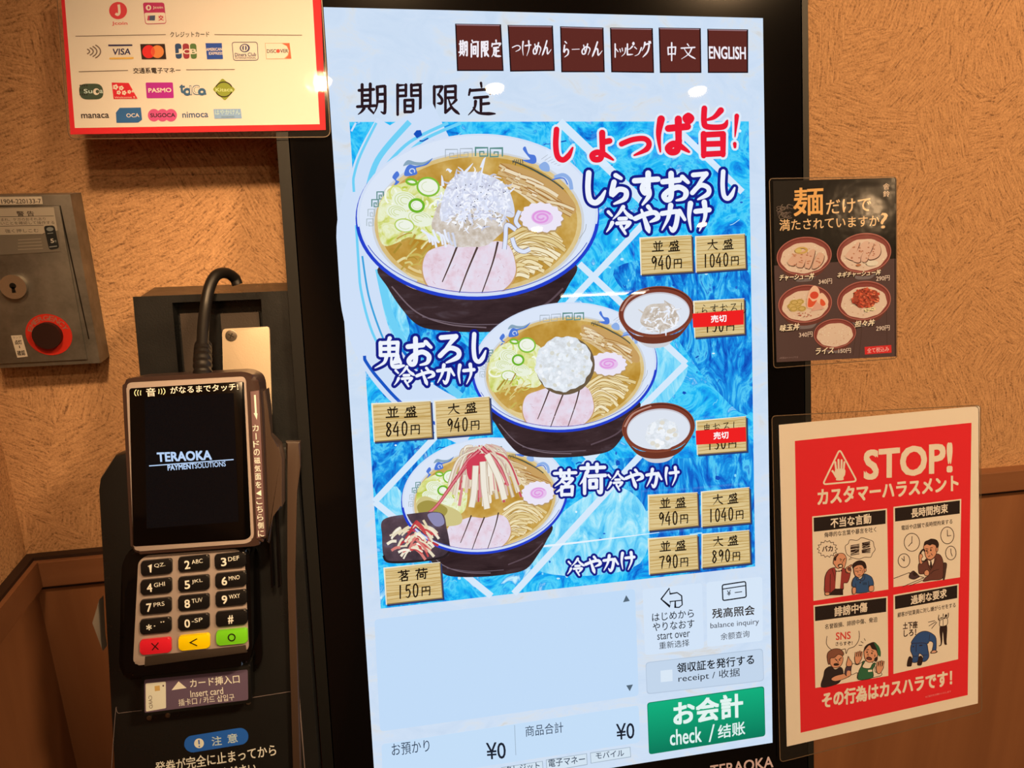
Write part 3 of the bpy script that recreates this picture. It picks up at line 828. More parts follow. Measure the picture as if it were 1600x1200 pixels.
    for k in range(12):
        x0, y0 = rd.uniform(640, 690), rd.uniform(420, 452)
        a.line([(x0 - 16, y0 - 8), (x0, y0), (x0 + 24, y0 + 5)], 4, rd.choice(['e#d8bd78', 'e#e2cc92', 'e#caa95e']), True)
    # sliced pork
    pork = [(661, 410), (669, 392), (690, 384), (716, 378), (745, 382), (778, 377), (797, 387), (806, 418), (801, 438), (788, 452), (769, 464), (740, 466), (712, 464), (690, 460), (671, 448), (662, 430)]
    if kind == 'red': pork = [(x, y + (6 if y < 400 else 0)) for x, y in pork]
    a.blob([(x * 1.0 + (x - 735) * 0.025, y + 2) for x, y in pork], 'e#c9a06a'); a.blob(pork, 'pork')
    for q in (((716, 380), (704, 410), (691, 440)), ((746, 386), (730, 424), (715, 464)), ((778, 378), (770, 410), (753, 458))):
        a.line(q, 3.0, 'e#4e3a34', True, prof=lambda t: 1.1 - 0.6 * t)
    for _ in range(16): 
        x, y = rd.uniform(672, 795), rd.uniform(400, 455); a.line([(x, y), (x + rd.uniform(-6, 6), y + rd.uniform(-5, 5))], 0.8, 'e#d3b3c0')
    def naruto(cx, cy, rx, ry):
        a.ell(cx, cy + 2, rx + 1, ry + 1, 'e#b79a6a', 0.08, 60, lambda t: 1 + 0.05 * math.cos(15 * t))
        a.ell(cx, cy, rx, ry, 'e#ece6f6', 0.08, 60, lambda t: 1 + 0.055 * math.cos(15 * t))
        a.ell(cx + 1, cy, rx * 0.52, ry * 0.5, 'e#e6c2ec', 0.08)
        a.line([(cx + rx * 0.48 * (0.2 + 0.8 * k / 22) * math.cos(0.55 * k), cy + ry * 0.46 * (0.2 + 0.8 * k / 22) * math.sin(0.55 * k)) for k in range(23)], 3.0, 'e#e09ae0', True)
    if kind == 'fish':
        naruto(846, 341, 33, 23)
        a.ell(733, 345, 58, 42, 'grated', 0.0, 48, lambda t: 1 + 0.03 * math.sin(7 * t))
        a.blob([(690, 345), (694, 300), (715, 272), (750, 270), (785, 285), (800, 310), (802, 340), (770, 330), (730, 326)], 'e#d6dbec')
        a.flat = True
        for k in range(420):
            if k % 6 == 0: a.k += 1
            an, r = rd.uniform(0, 6.28), rd.random() ** 0.6
            x, y = 742 + 57 * r * math.cos(an), 314 + 45 * r * math.sin(an)
            if y > 345 and rd.random() < 0.6: continue
            b = rd.uniform(0, 6.28); L = rd.uniform(6, 15)
            q = [(x, y), (x + L * 0.5 * math.cos(b) + rd.uniform(-2, 2), y + L * 0.5 * math.sin(b) + rd.uniform(-2, 2)), (x + L * math.cos(b), y + L * math.sin(b))]
            a.line(q, rd.uniform(2.2, 4.2), rd.choice(['e#dfe6fa', 'e#eef2fd', 'e#d2d8ee', 'e#e6eafa', 'e#c6c9de', 'e#f6f8ff']), True, prof=lambda t: 1.1 - 0.8 * t)
        a.flat = False
        for q in (((752, 262), (756, 250), (759, 246)), ((724, 272), (733, 262), (739, 255)), ((692, 290), (691, 279), (690, 273)), ((705, 268), (700, 264), (697, 266)), ((748, 300), (752, 272), (758, 248))):
            a.line(q, 4.2, 'e#e6ecfb', True, prof=lambda t: 1.2 - t)
        for k in range(9):
            a.line([(658 + k * 6, 358 + k % 3 * 4), (668 + k * 5, 366 + k % 4 * 3), (672 + k * 5, 378 + k % 3 * 4)], 3.4, rd.choice(['e#e6ecfb', 'e#d0d6ea']), True)
        for q in (((806, 360), (792, 352), (790, 372), (788, 390)), ((800, 372), (806, 388), (818, 394), (828, 390)), ((812, 330), (806, 346), (812, 356))):
            a.line(q, 7.5, 'e#8f8aa0', True); a.line(q, 5.8, 'e#dde5fa', True)
        a.up(); a.flat = True
        for _ in range(34): a.ell(rd.uniform(705, 795), rd.uniform(285, 360), 0.9, 0.9, 'e#2b2d44', 0, 6)
        a.flat = False
    elif kind == 'white':
        naruto(835, 336, 38, 23)
        a.ell(748, 336, 60, 58, 'e#6b5a44', 0, 40); 
        a.ell(744, 332, 58, 55, 'radish', 0.0, 72, lambda t: 1 + 0.025 * math.sin(9 * t) + 0.02 * math.sin(17 * t + 1))
        for _ in range(60):
            an, r = rd.uniform(0, 6.28), rd.random() ** 0.5 * 50
            a.ell(744 + r * math.cos(an), 332 + r * math.sin(an), rd.uniform(2, 6), rd.uniform(2, 5), rd.choice(['e#eaf1f8', 'e#dfe8f2', 'e#d8d8cf', 'e#f2f6fb']), rd.uniform(0, 3), 9)
    else:
        naruto(868, 341, 37, 26)
        a.blob([(590, 345), (610, 330), (650, 350), (690, 372), (690, 398), (640, 400), (610, 395), (596, 372)], 'e#cfc486')
        a.blob([(592, 352), (618, 340), (660, 360), (650, 380), (612, 384)], 'e#a39548')
        for k in range(110):
            t = rd.random(); side = rd.uniform(-1, 1)
            x0, y0 = 738 + 26 * side * rd.random(), 224 + 24 * rd.random()
            x1 = 742 + side * (40 + 68 * t); y1 = 290 + 70 * t + 12 * rd.random() - 26 * abs(side)
            if side > 0: x1 = min(x1, 830)
            q = [(x0, y0), ((x0 + x1) / 2 + side * 12, (y0 + y1) / 2 - 18), (x1, y1)]
            c = rd.choice(['e#ece4d2', 'e#e3d8c0', 'e#f2ecdf', 'e#d9b9b0', 'e#d98a90', 'e#c9505c', 'e#efe6d4', 'e#e0c9b8'])
            a.line(q, rd.uniform(5, 9), 'e#bfa58e', True, prof=lambda t: 0.5 + 0.6 * t); a.line(q, rd.uniform(3.5, 7), c, True, prof=lambda t: 0.5 + 0.6 * t)
        for q in (((735, 236), (690, 285), (640, 350), (612, 372)), ((740, 230), (775, 268), (800, 320)), ((730, 240), (705, 262), (680, 300))):
            a.line(q, 9, 'e#b8324a', True, prof=lambda t: 1.1 - 0.5 * t); a.line(q, 4, 'e#dd8088', True)
        a.blob([(706, 262), (735, 244), (752, 252), (738, 285), (712, 300)], 'e#cf3f55')
        for q in (((752, 246), (778, 300), (792, 350)), ((742, 262), (745, 320), (752, 368)), ((726, 270), (722, 330), (716, 362))):
            a.line(q, 15, 'e#c6b59c', True); a.line(q, 12, 'e#efe8da', True)
    a.ring(746, 336.6, 186.5, 124.5, 5, 'e#d3e0f6', 0, 12, 168); a.ring(746, 339, 188.2, 127.0, 5.4, 'e#2440cc', 0, 6, 174); a.ring(746, 335.4, 184.6, 121.8, 1.2, 'e#4a5cc0', 0, 22, 158)
    a.build(name, screen, label)
def xf(cx, cy, sx, sy, sh): return lambda x, y: (cx + (x - 746) * sx, cy + (y - 339) * sy + (x - 746) * sx * sh)
noodle_bowl(xf(746, 339, 1.0, 1.0, -0.012), 'fish', 0.0010, 'bowl_picture', 'largest noodle bowl, heaped with tiny white fish')
noodle_bowl(xf(882, 574, 0.763, 0.782, -0.045), 'white', 0.0050, 'bowl_picture', 'middle noodle bowl, topped with a round of white radish')
noodle_bowl(xf(757, 775, 0.684, 0.700, -0.07), 'red', 0.0040, 'bowl_picture', 'lowest noodle bowl, topped with red and white shreds')

# ---- small dishes
def small_bowl(cx, cy, rx, ry, kind, label):
    sh = -0.055
    a = Art(PL0, 0.0072, lambda x, y: (cx + x * rx, cy + y * ry + x * rx * sh))
    rd = random.Random(5)
    a.blob([(-0.45, 1.0), (0.4, 1.0), (0.3, 1.32), (0.0, 1.42), (-0.3, 1.32)], 'e#cfd0d6')
    a.blob([(-0.93, 0.35), (-0.5, 0.9), (0.5, 0.9), (0.93, 0.35), (0.62, 0.98), (0.25, 1.22), (-0.25, 1.22), (-0.62, 0.98)], 'e#6e3526')
    a.ell(0, 0, 1.0, 1.0, 'e#8a4a34', 0, 56); a.ell(0, -0.01, 0.97, 0.95, 'e#55241c', 0, 56); a.ell(0, 0.02, 0.955, 0.93, 'e#7d3c2c', 0, 56)
    a.line([(-0.93, -0.1), (-0.7, -0.6), (-0.2, -0.88)], 0.06, 'e#b98878', True)
    a.ell(0, 0.06, 0.87, 0.82, 'e#c8c4cc', 0, 56); a.ell(0, 0.09, 0.85, 0.79, 'e#dde4f0', 0, 56)
    if kind == 'fish':
        a.ell(0.08, 0.22, 0.5, 0.56, 'grated', 0, 30, lambda t: 1 + 0.06 * math.sin(5 * t))
        for _ in range(80):
            x, y = rd.uniform(-0.42, 0.58), rd.uniform(-0.32, 0.74)
            if ((x - 0.08) / 0.55) ** 2 + ((y - 0.2) / 0.58) ** 2 > 1: continue
            b = rd.uniform(0, 6.3); L = 0.2
            a.line([(x, y), (x + L * math.cos(b), y + L * math.sin(b) * 1.3)], 0.055, rd.choice(['e#e6ecf8', 'e#cfc6bc', 'e#f2f4fa', 'e#bfb2a4']), prof=lambda t: 1.1 - 0.7 * t)
    else:
        a.ell(0.1, 0.28, 0.46, 0.62, 'radish', 0, 40, lambda t: 1 + 0.04 * math.sin(7 * t))
        for _ in range(30):
            an, r = rd.uniform(0, 6.3), rd.random() ** 0.5
            a.ell(0.1 + 0.4 * r * math.cos(an), 0.28 + 0.52 * r * math.sin(an), 0.07, 0.09, rd.choice(['e#eef3f9', 'e#e0dcd0', 'e#f6f8fb']), 0, 8)
    a.build('side_dish_picture', screen, label)
small_bowl(1026, 487, 59.5, 40, 'fish', 'upper small brown bowl, with white fish')
small_bowl(1029, 668, 57, 39, 'white', 'lower small brown bowl, with grated radish')
a = Art(PL0, 0.0072)
a.blob([(599, 812), (640, 803), (688, 801), (698, 825), (703, 862), (690, 871), (650, 877), (608, 878), (599, 868), (597, 838)], 'plate_glaze')
a.line([(599, 868), (608, 878), (650, 877), (690, 871), (703, 861)], 3.5, 'e#2a2024', True); a.blob([(668, 804), (688, 802), (694, 818), (680, 822)], 'e#8f8cb4')
rd = random.Random(2)
for k in range(70):
    t = rd.random(); x, y = rd.uniform(612, 678), rd.uniform(822, 866)
    if ((x - 646) / 40) ** 2 + ((y - 843) / 26) ** 2 > 1: continue
    an = rd.uniform(-1.1, -0.1) if x < 650 else rd.uniform(0.2, 1.2); L = rd.uniform(12, 26)
    q = [(x - L / 2 * math.cos(an), y - L / 2 * math.sin(an)), (x, y - 2), (x + L / 2 * math.cos(an), y + L / 2 * math.sin(an))]
    a.line(q, rd.uniform(2.5, 4.5), rd.choice(['e#efe6d0', 'e#e6d8b4', 'e#f6f0e0', 'e#c94a4c', 'e#d98078', 'e#e8dcc0', 'e#b83a40']), True)
a.build('side_dish_picture', screen, 'square dark plate of red and white shreds')

# ---- dish names
NAVY = 'e#171f86'; INKW = 'e#eef3fd'
def title(boxes, w, label, edge=NAVY, widen=9, col=INKW, tilt=0.0):
    a = Art(PL0, 0.0084)
    a.word(boxes, col, w, edge, widen, tilt)
    a.build('dish_title', screen, label)
title([('し', 857, 200, 899, 253), ('ょ', 914, 200, 962, 253), ('っ', 968, 204, 1018, 246), ('ぱ', 1024, 180, 1080, 241), ('旨', 1086, 166, 1142, 246), ('!', 1140, 180, 1160, 233)],
      19, 'large red slogan with a white edge', 'e#dfeaf8', 7, 'e#ea1c34')
title([('し', 907, 268, 950, 320), ('ら', 946, 272, 988, 320), ('す', 989, 269, 1030, 321), ('お', 1032, 269, 1078, 316), ('ろ', 1076, 268, 1112, 313), ('し', 1121, 266, 1151, 313),
       ('冷', 945, 322, 990, 367), ('や', 991, 321, 1031, 364), ('か', 1032, 319, 1072, 362), ('け', 1073, 314, 1110, 362)], 18.5, 'white title over the largest bowl')
title([('鬼', 584, 528, 632, 576), ('お', 634, 527, 676, 573), ('ろ', 681, 522, 722, 568), ('し', 732, 520, 762, 568),
       ('冷', 614, 572, 648, 605), ('や', 650, 574, 680, 602), ('か', 682, 569, 711, 600), ('け', 714, 568, 742, 601)], 17.5, 'white title left of the middle bowl')
title([('茗', 864, 733, 902, 775), ('荷', 905, 724, 947, 772), ('冷', 947, 736, 976, 767), ('や', 977, 733, 1006, 763), ('か', 1009, 732, 1035, 762), ('け', 1038, 729, 1061, 759)], 17.5, 'white title right of the lowest bowl', widen=7)
title([('冷', 885, 872, 913, 900), ('や', 914, 869, 940, 896), ('か', 942, 867, 967, 893), ('け', 969, 862, 992, 891)], 17.5, 'white title at the foot of the picture', widen=7)

# ---- price tags
def price_tag(q, top, digits, label, top_w=0.42):
    a = Art(PL0, 0.0080)
    a.poly([(q[0][0] + 2, q[0][1] + 3), (q[1][0] + 2.5, q[1][1] + 3), (q[2][0] + 2.5, q[2][1] + 2.5), (q[3][0] + 2, q[3][1] + 2.5)], 'e#2c3c6c')
    a.poly(q, 'e#f2ead2')
    f = lambda s, t: tuple((q[0][k] * (1 - s) + q[1][k] * s) * (1 - t) + (q[3][k] * (1 - s) + q[2][k] * s) * t for k in (0, 1))
    a.poly([f(0.025, 0.035), f(1, 0.02), f(1, 1), f(0.02, 1)], 'e#8d7240'); a.poly([f(0.025, 0.035), f(0.985, 0.03), f(0.985, 0.97), f(0.025, 0.97)], 'tag_wood')
    a.up()
    for k in range(9):
        t = 0.1 + 0.1 * k + RND.uniform(-0.03, 0.03)
        a.line([f(0.03, t), f(0.35, t + RND.uniform(-0.025, 0.025)), f(0.7, t + RND.uniform(-0.03, 0.03)), f(0.98, t)], 0.9, 'e#b8934e', True, up=False)
    tilt = (q[1][1] - q[0][1]) / (q[1][0] - q[0][0])
    W = q[1][0] - q[0][0]; H = q[3][1] - q[0][1]
    def put(ch, s, t, w, h, bw):
        x, y = f(s, t); a.glyph(ch, x - w * W / 2, y - h * H / 2, x + w * W / 2, y + h * H / 2, 'e#1f160e', bw, tilt)
    n = len(top)
    for i, ch in enumerate(top): put(ch, 0.5 + (i - (n - 1) / 2) * (0.31 if n == 2 else 0.19), 0.27, 0.22 if n == 2 else 0.16, 0.30, 11.5 if n == 2 else 8)
    nd = len(digits); w = 0.135
    x = 0.5 - (nd * w + 0.2) / 2
    for i, ch in enumerate(digits): put(ch, x + w * (i + 0.5), 0.70, w * 0.88, 0.37, 14)
    put('円', x + nd * w + 0.11, 0.74, 0.18, 0.27, 11)
    a.build('price_tag', screen, label)
price_tag([(999, 371), (1081, 367), (1083, 425), (1001, 430)], '並盛', '940', 'price tag reading 940, right of the largest bowl')
price_tag([(1086, 369), (1164, 365), (1166, 420), (1087, 426)], '大盛', '1040', 'price tag reading 1040, top right')
price_tag([(1083, 470), (1163, 466), (1164, 522), (1085, 528)], 'しらすおろし', '150', 'price tag by the upper small bowl, crossed by a red band')
price_tag([(1087, 657), (1166, 650), (1167, 705), (1089, 711)], '鬼おろし', '130', 'price tag by the lower small bowl, crossed by a red band')
price_tag([(580, 630), (673, 626), (676, 684), (584, 691)], '並盛', '840', 'price tag reading 840')
price_tag([(678, 626), (765, 619), (768, 677), (681, 684)], '大盛', '940', 'price tag reading 940, left of the middle bowl')
price_tag([(1012, 773), (1090, 769), (1092, 822), (1013, 830)], '並盛', '940', 'price tag reading 940, lower right')
price_tag([(1095, 768), (1171, 761), (1173, 817), (1096, 824)], '大盛', '1040', 'price tag reading 1040, lower right')
price_tag([(1012, 841), (1090, 835), (1092, 890), (1014, 898)], '並盛', '790', 'price tag reading 790')
price_tag([(1096, 834), (1171, 828), (1173, 880), (1096, 888)], '大盛', '890', 'price tag reading 890')
price_tag([(599, 887), (688, 878), (692, 935), (603, 945)], '茗荷', '150', 'price tag reading 150')
for q, tx, lab in (([(1082, 490), (1162, 484), (1162, 507), (1083, 512)], (1111, 498.5, 1135, 497, 11), 'red sold out band by the upper small bowl'),
              ([(1087, 673), (1165, 667), (1166, 690), (1088, 695)], (1115, 681, 1138, 679.5, 11), 'red sold out band by the lower small bowl')):
    a = Art(PL0, 0.0086)
    a.poly(q, 'e#ee2222'); a.text('売切', *tx, 'e#ffffff', 0.03)
    a.build('sold_out_band', screen, lab)

# ---- the order list and the buttons under the picture
def rounded(q, r, n=5):
    out = []
    for i in range(len(q)):
        p0, p, p1 = Vector((*q[i - 1], 0)), Vector((*q[i], 0)), Vector((*q[(i + 1) % len(q)], 0))
        a_, b_ = (p0 - p), (p1 - p); ra = min(r, a_.length / 2.2); rb = min(r, b_.length / 2.2)
        s_, e_ = p + a_.normalized() * ra, p + b_.normalized() * rb
        for k in range(n + 1):
            t = k / n; v = s_ * (1 - t) ** 2 + p * 2 * t * (1 - t) + e_ * t * t
            out.append((v.x, v.y))
    return out
DK = 'e#2b3b52'
a = Art(PL0, 0.0002)
a.poly(rounded([(585, 968), (992, 920), (998, 1087), (594, 1143)], 6), 'e#c2dcf8')
a.poly([(973.5, 941), (984, 939), (978.5, 930)], 'e#566878'); a.poly([(978.5, 1071), (989, 1069.5), (984, 1080)], 'e#566878')
a.build('order_list', screen, 'empty pale blue order list')
a = Art(PL0, 0.0002)
a.poly(rounded([(596, 1163), (998, 1102), (1000, 1160), (598, 1222)], 6), 'e#c4def8')
a.line([(804, 1133), (806, 1180)], 1.0, 'e#9fb4c8')
a.text('お預かり', 612, 1172, 671, 1165, 19, DK); a.text('¥0', 760, 1174, 790, 1172, 26, 'e#1c2230', 0.01)
a.text('商品合計', 821, 1143, 880, 1136, 17, DK); a.text('¥0', 963, 1144, 991, 1141, 25, 'e#1c2230', 0.01)
for q, t in (([(922, 1176), (985, 1167), (986, 1183), (923, 1193)], ('モバイル', 931, 1181, 975, 1176, 10)), ([(853, 1187), (917, 1177), (918, 1195), (854, 1206)], ('電子マネー', 857, 1193, 914, 1186, 12)),
             ([(783, 1199), (848, 1189), (849, 1205), (784, 1215)], ('クレジット', 790, 1203, 843, 1196, 11))):
    a.poly(q, 'e#9fb0c0'); a.poly([(q[0][0] + 1, q[0][1] + 1), (q[1][0] - 1, q[1][1] + 1), (q[2][0] - 1, q[2][1] - 1), (q[3][0] + 1, q[3][1] - 1)], 'e#d3e4f2'); a.text(*t, DK, 0.01)
a.build('amount_panel', screen, 'pale panel with two zero amounts')
BT = 'e#10141c'
a = Art(PL0, 0.0002)
a.poly(rounded([(1004, 921), (1097, 911), (1100, 1013), (1008, 1024)], 5), 'e#d3e4f8')
a.line([(1033, 936), (1046, 919), (1047, 928), (1058, 926), (1065, 931), (1066, 945), (1061, 949), (1055, 949), (1055, 939), (1047, 940), (1047, 948)], 1.8, BT, closed=True)
a.line([(1055, 939), (1065, 938)], 1.6, BT)
a.text('はじめから', 1019, 965, 1084, 958, 12.5, BT, 0.008); a.text('やりなおす', 1020, 980, 1085, 974, 13, BT, 0.008)
a.text('start over', 1027, 995, 1078, 990, 10, BT); a.text('重新选择', 1030, 1009, 1077, 1004, 11, BT)
a.build('start_over_button', screen, 'pale button with a bent arrow')
a = Art(PL0, 0.0002)
a.poly(rounded([(1104, 910), (1191, 901), (1192, 1001), (1105, 1011)], 5), 'e#d6e6f8')
a.line(rounded([(1128.5, 914), (1165, 908.5), (1166, 933), (1129.5, 938.5)], 3), 1.9, BT, closed=True); a.line([(1129, 920.5), (1165, 915)], 1.6, BT)
a.text('¥', 1136, 927, 1142, 926, 8.5, BT, 0.01); a.line([(1148, 926), (1159.5, 924.5)], 1.3, BT)
a.text('残高照会', 1113, 959, 1179, 953, 15, 'e#2a2018', 0.02); a.text('balance inquiry', 1110, 979, 1186, 972, 11, 'e#3a3a44'); a.text('余额查询', 1126, 995, 1171, 990, 11, 'e#3a3a44')
a.build('balance_button', screen, 'pale button with a card symbol')
a = Art(PL0, 0.0002)
a.poly(rounded([(1008.5, 1035), (1192, 1013), (1194, 1064), (1010.5, 1085)], 6), 'e#b4c6dc'); a.poly(rounded([(1009.5, 1036), (1191, 1014.5), (1193, 1063), (1011.5, 1083.5)], 6), 'e#c3d6ec')
a.poly([(1032, 1048), (1050.5, 1046), (1051, 1064), (1032.5, 1066)], 'e#dae8f6')
a.text('領収証を発行する', 1058, 1044, 1178, 1030, 15, 'e#14181f', 0.02); a.text('receipt / 收据', 1060, 1061, 1156, 1051, 15, 'e#14181f')
a.build('receipt_button', screen, 'greyish blue receipt button with a check box')
m_, nt_, out_ = new_mat('check_green')
tc_ = nt_.nodes.new('ShaderNodeTexCoord'); sx_ = nt_.nodes.new('ShaderNodeSeparateXYZ'); nt_.links.new(tc_.outputs['Generated'], sx_.inputs[0])
glow(nt_, out_, ramp(nt_, sx_.outputs[2], [(0.0, rgb('#08785a')), (1.0, rgb('#12b07e'))]).outputs[0]); MATS['check_green'] = m_
a = Art(PL0, 0.0002)
a.poly(rounded([(1011, 1098), (1194, 1072), (1196, 1150), (1014, 1179)], 5), 'e#0a7d5c'); a.poly(rounded([(1012, 1099), (1193, 1073.5), (1195, 1149), (1015, 1177.5)], 5), 'check_green')
a.text('お会計', 1053, 1116, 1160, 1101, 36, 'e#e2f4f0', 0.045); a.text('check', 1047, 1153, 1096, 1147, 24, 'e#dff2f0', 0.02)
a.text('/', 1107, 1146, 1117, 1145, 27, 'e#dff2f0'); a.text('结账', 1122, 1144, 1164, 1137, 21, 'e#dff2f0', 0.02)
a.build('check_button', screen, 'green check button')

# ================================================================== laminated notices
def sheet(name, loc_px, label, cat, plane, film_px, paper_px, film_mat, radius, paper_m):
    """A printed paper sealed in clear film; the film stands proud of the paper's edges."""
    t = thing(name, plane(*loc_px), label, cat)
    n = KN
    q = rounded(film_px, radius, 6)
    ft = [plane(u, v, 0.0012) for u, v in q]
    bm = bmesh.new(); bm.faces.new([bm.verts.new(p) for p in ft]); bmesh.ops.recalc_face_normals(bm, faces=bm.faces)
    bm_obj('clear_film', bm, film_mat, t)
    # the sealed rim of the film, a thin raised line
    a = Art(plane, 0.0014); a.line(q, 1.2, 'film_rim', closed=True); a.build('film_rim', t)
    pf = [plane(u, v, 0.0001) for u, v in paper_px]
    p = bm_obj('paper', prism_bm(pf, [c + n * 0.0004 for c in pf]), paper_m, t)
    return t, p
plastic('film_rim', '#6e5d4c', 0.3)

WH, RD, BK = 'o#f2c598', 'o#e81f22', 'o#241410'
# ------------------------------------------------------------------ the payment sign, top left
PAYP = face_at(-0.0016)
pay, paper = sheet('payment_sign', (300, 208), 'laminated red bordered sign of card and transit logos, above the card terminal', 'sign', PAYP,
                   [(86, -40), (500, -42), (516.5, 214), (107, 217)], [(93, -40), (500, -42), (509, 203), (110, 210)], 'laminate', 12, RD)
def art(): 
    a = Art(PAYP, 0.00015); a.upv = KU; return a
a = art(); a.poly([(98, -40), (486, -42), (499.5, 194), (117, 200)], WH); a.build('print_area', paper, 'white print area')
a = art(); a.lift = 0.0003
LN = 'o#6b4a38'
for x0, y0, x1, y1 in ((118, 56.5, 259, 54), (335, 54, 472, 55), (123, 112, 200, 110), (291, 109, 367, 108.5)): a.line([(x0, y0), (x1, y1)], 1.0, LN)
a.text('クレジットカード', 266, 54, 327, 53.5, 8.5, BK, 0.01); a.text('交通系電子マネー', 208, 110.5, 282, 109.5, 9, BK, 0.015)
a.build('heading', paper, 'two small headings with rules')
def logo(fn, label):
    a = art(); a.lift = 0.0003; fn(a); a.build('payment_logo', paper, label)
def quad(x0, y0, x1, y1, lean=0.07): 
    h = y1 - y0; return [(x0, y0), (x1, y0 - 0.3), (x1 + lean * h, y1 - 0.3), (x0 + lean * h, y1)]
def f(a):
    a.ell(184.5, 16.5, 14, 13.5, 'o#e23a38'); a.line([(185.5, 7), (186.5, 19), (184, 23), (180.5, 21)], 4, WH, True); a.text('Jcoin', 175, 37, 199, 37, 6.5, 'o#e2584c', 0.03)
logo(f, 'red round coin mark')
def f(a):
    q = rounded([(223, 4), (256.5, 4), (260, 37), (227, 38)], 4); a.poly(q, 'o#c42a4c'); a.poly(rounded([(225.5, 20), (258, 19.5), (259, 36), (228, 37)], 3), WH)
    a.ell(232, 12, 4.3, 4.3, WH); a.ell(232.3, 12, 1.6, 2.6, 'o#c42a4c'); a.text('Jcoin', 239, 12, 254.5, 12, 5, WH, 0.02)
    a.poly([(231, 24.5), (242.5, 24), (242, 32), (230, 32)], 'o#4a4c58'); a.poly([(231, 24.5), (234, 24.4), (233.5, 32), (230, 32)], 'o#c43a48'); a.text('交', 247.5, 28, 255.5, 28, 8, 'o#cf3038', 0.04)
logo(f, 'pink and white coin card mark')
def f(a):
    for k in range(4): a.ring(128 + k * 1.5, 80.5, 14 + k * 4.2 - 2, 5.0 + k * 2.9, 1.9, 'o#7d5c44', 0, -48, 48, 12)
logo(f, 'contactless wave mark')
def f(a):
    a.poly([(169, 69.5), (206.5, 69.3), (207, 71.8), (169.3, 72.2)], 'o#2a2440'); a.text('VISA', 176, 81, 204, 80.5, 9.5, 'o#2a2440', 0.035, 0.15); a.poly([(171, 90), (208.5, 89.3), (209, 92), (171.3, 92.5)], 'o#eda13c')
logo(f, 'dark blue lettering between a blue and a gold bar')
def f(a):
    a.poly([(219, 68.8), (257.5, 68.5), (260, 92.5), (221.5, 92.8)], 'o#2e1712'); a.ell(232.5, 80.7, 10.2, 10.2, 'o#ea2420'); a.ell(246, 80.7, 10, 10, 'o#ee7a34')
    a.poly([(239.3, 73.2), (241.3, 76.6), (242.2, 80.7), (241.3, 84.8), (239.3, 88.2), (237, 84.8), (236.2, 80.7), (237, 76.6)], 'o#ec4e28')
logo(f, 'black card mark with two red circles')
def f(a):
    for x, c, ch in ((273, 'o#2c4258', 'J'), (285, 'o#a32c30', 'C'), (296.5, 'o#586a30', 'B')):
        a.poly(rounded([(x, 68), (x + 10.2, 68), (x + 11.3, 91.5), (x + 1.8, 92)], 4.5), c); a.text(ch, x + 1.2, 80.5, x + 10.6, 80.3, 7.6, WH, 0.05)
logo(f, 'three rounded bars of blue, red and green')
def f(a):
    a.poly([(321, 67.4), (346.5, 67.2), (348.5, 92.2), (323.5, 92.6)], 'o#24447c'); a.text('AMERICAN', 322, 77.4, 347, 76.8, 4.6, WH, 0.03); a.text('EXPRESS', 326.5, 83.5, 348.3, 83.2, 4.2, WH, 0.03)
logo(f, 'plain blue square mark')
def f(a):
    a.line(rounded([(362.5, 66), (402, 65.8), (403.5, 94), (365, 94.4)], 4), 1.0, 'o#4a3a48', closed=True)
    a.ell(382.5, 75, 7.8, 6.6, 'o#39344e'); a.ell(382, 75, 5.6, 5.2, WH); a.poly([(380.8, 70.6), (380.8, 79.3), (378.6, 77), (378.6, 72.8)], 'o#39344e'); a.poly([(383.2, 70.6), (385.4, 72.8), (385.4, 77), (383.2, 79.3)], 'o#39344e')
    a.text('Diners Club', 367, 85.5, 400, 84.8, 5.6, 'o#39304a', 0.02); a.text('INTERNATIONAL', 367.5, 90.7, 400.5, 90.2, 2.8, 'o#39304a', 0.02)
logo(f, 'outlined white box with a split disc')
def f(a):
    a.poly([(414, 67.3), (452.5, 67), (455.5, 92), (416, 92.3)], 'o#e08a5a'); a.poly([(414.8, 68), (440, 67.9), (448, 72), (451, 79.5), (449.5, 86), (444, 91.3), (416.7, 91.6)], WH)
    a.poly([(441, 67.9), (452, 67.7), (454.8, 91.4), (446, 91.5), (451, 86), (452, 79.5), (449, 72.5)], 'o#dc5a34')
    a.text('DISC', 417, 80, 431.5, 79.8, 5.6, 'o#3c2620', 0.03); a.ell(434.5, 79.7, 3, 3, 'o#dc4a34'); a.text('VER', 438, 79.7, 450, 79.5, 5.6, 'o#3c2620', 0.03)
logo(f, 'orange edged box with an orange dot')
def f(a):
    a.poly(rounded([(122.5, 131), (160, 130.5), (162.5, 155), (125, 155.6)], 12), 'o#40472e')
    for k in range(12): a.poly([(124 + k % 4 * 3.4, 133 + k // 4 * 7), (126.5 + k % 4 * 3.4, 132 + k // 4 * 7), (126 + k % 4 * 3.4, 136 + k // 4 * 7)], 'o#241c16')
    a.ell(150.5, 143.2, 5, 5.2, WH); a.ell(152.2, 143, 2.7, 2.8, 'o#40472e'); a.text('Su', 131, 142.5, 144, 142.3, 6.5, 'o#d8c8a0', 0.03); a.text('a', 156, 143, 160.5, 142.9, 5, 'o#d8c8a0', 0.03)
logo(f, 'dark green pill shaped card mark')
def f(a):
    a.poly([(174.5, 129), (201, 129.5), (215, 154.3), (177.5, 154.8)], 'o#e21c26')
    for x, y, r in ((180.5, 136, 4.4), (189.5, 137.5, 3.8), (185.5, 144.5, 3.4), (194, 145, 3.6), (202, 143.5, 3.0), (207.5, 142.5, 2)):
        a.up()
        for k in range(5): 
            a.flat = True; a.ell(x + r * 0.62 * math.cos(1.26 * k), y + r * 0.62 * math.sin(1.26 * k), r * 0.42, r * 0.42, WH, 0, 8); a.flat = False
    a.text('Welcome S', 179, 152.3, 211, 151.8, 2.8, WH)
logo(f, 'red slanted card mark with white blossoms')
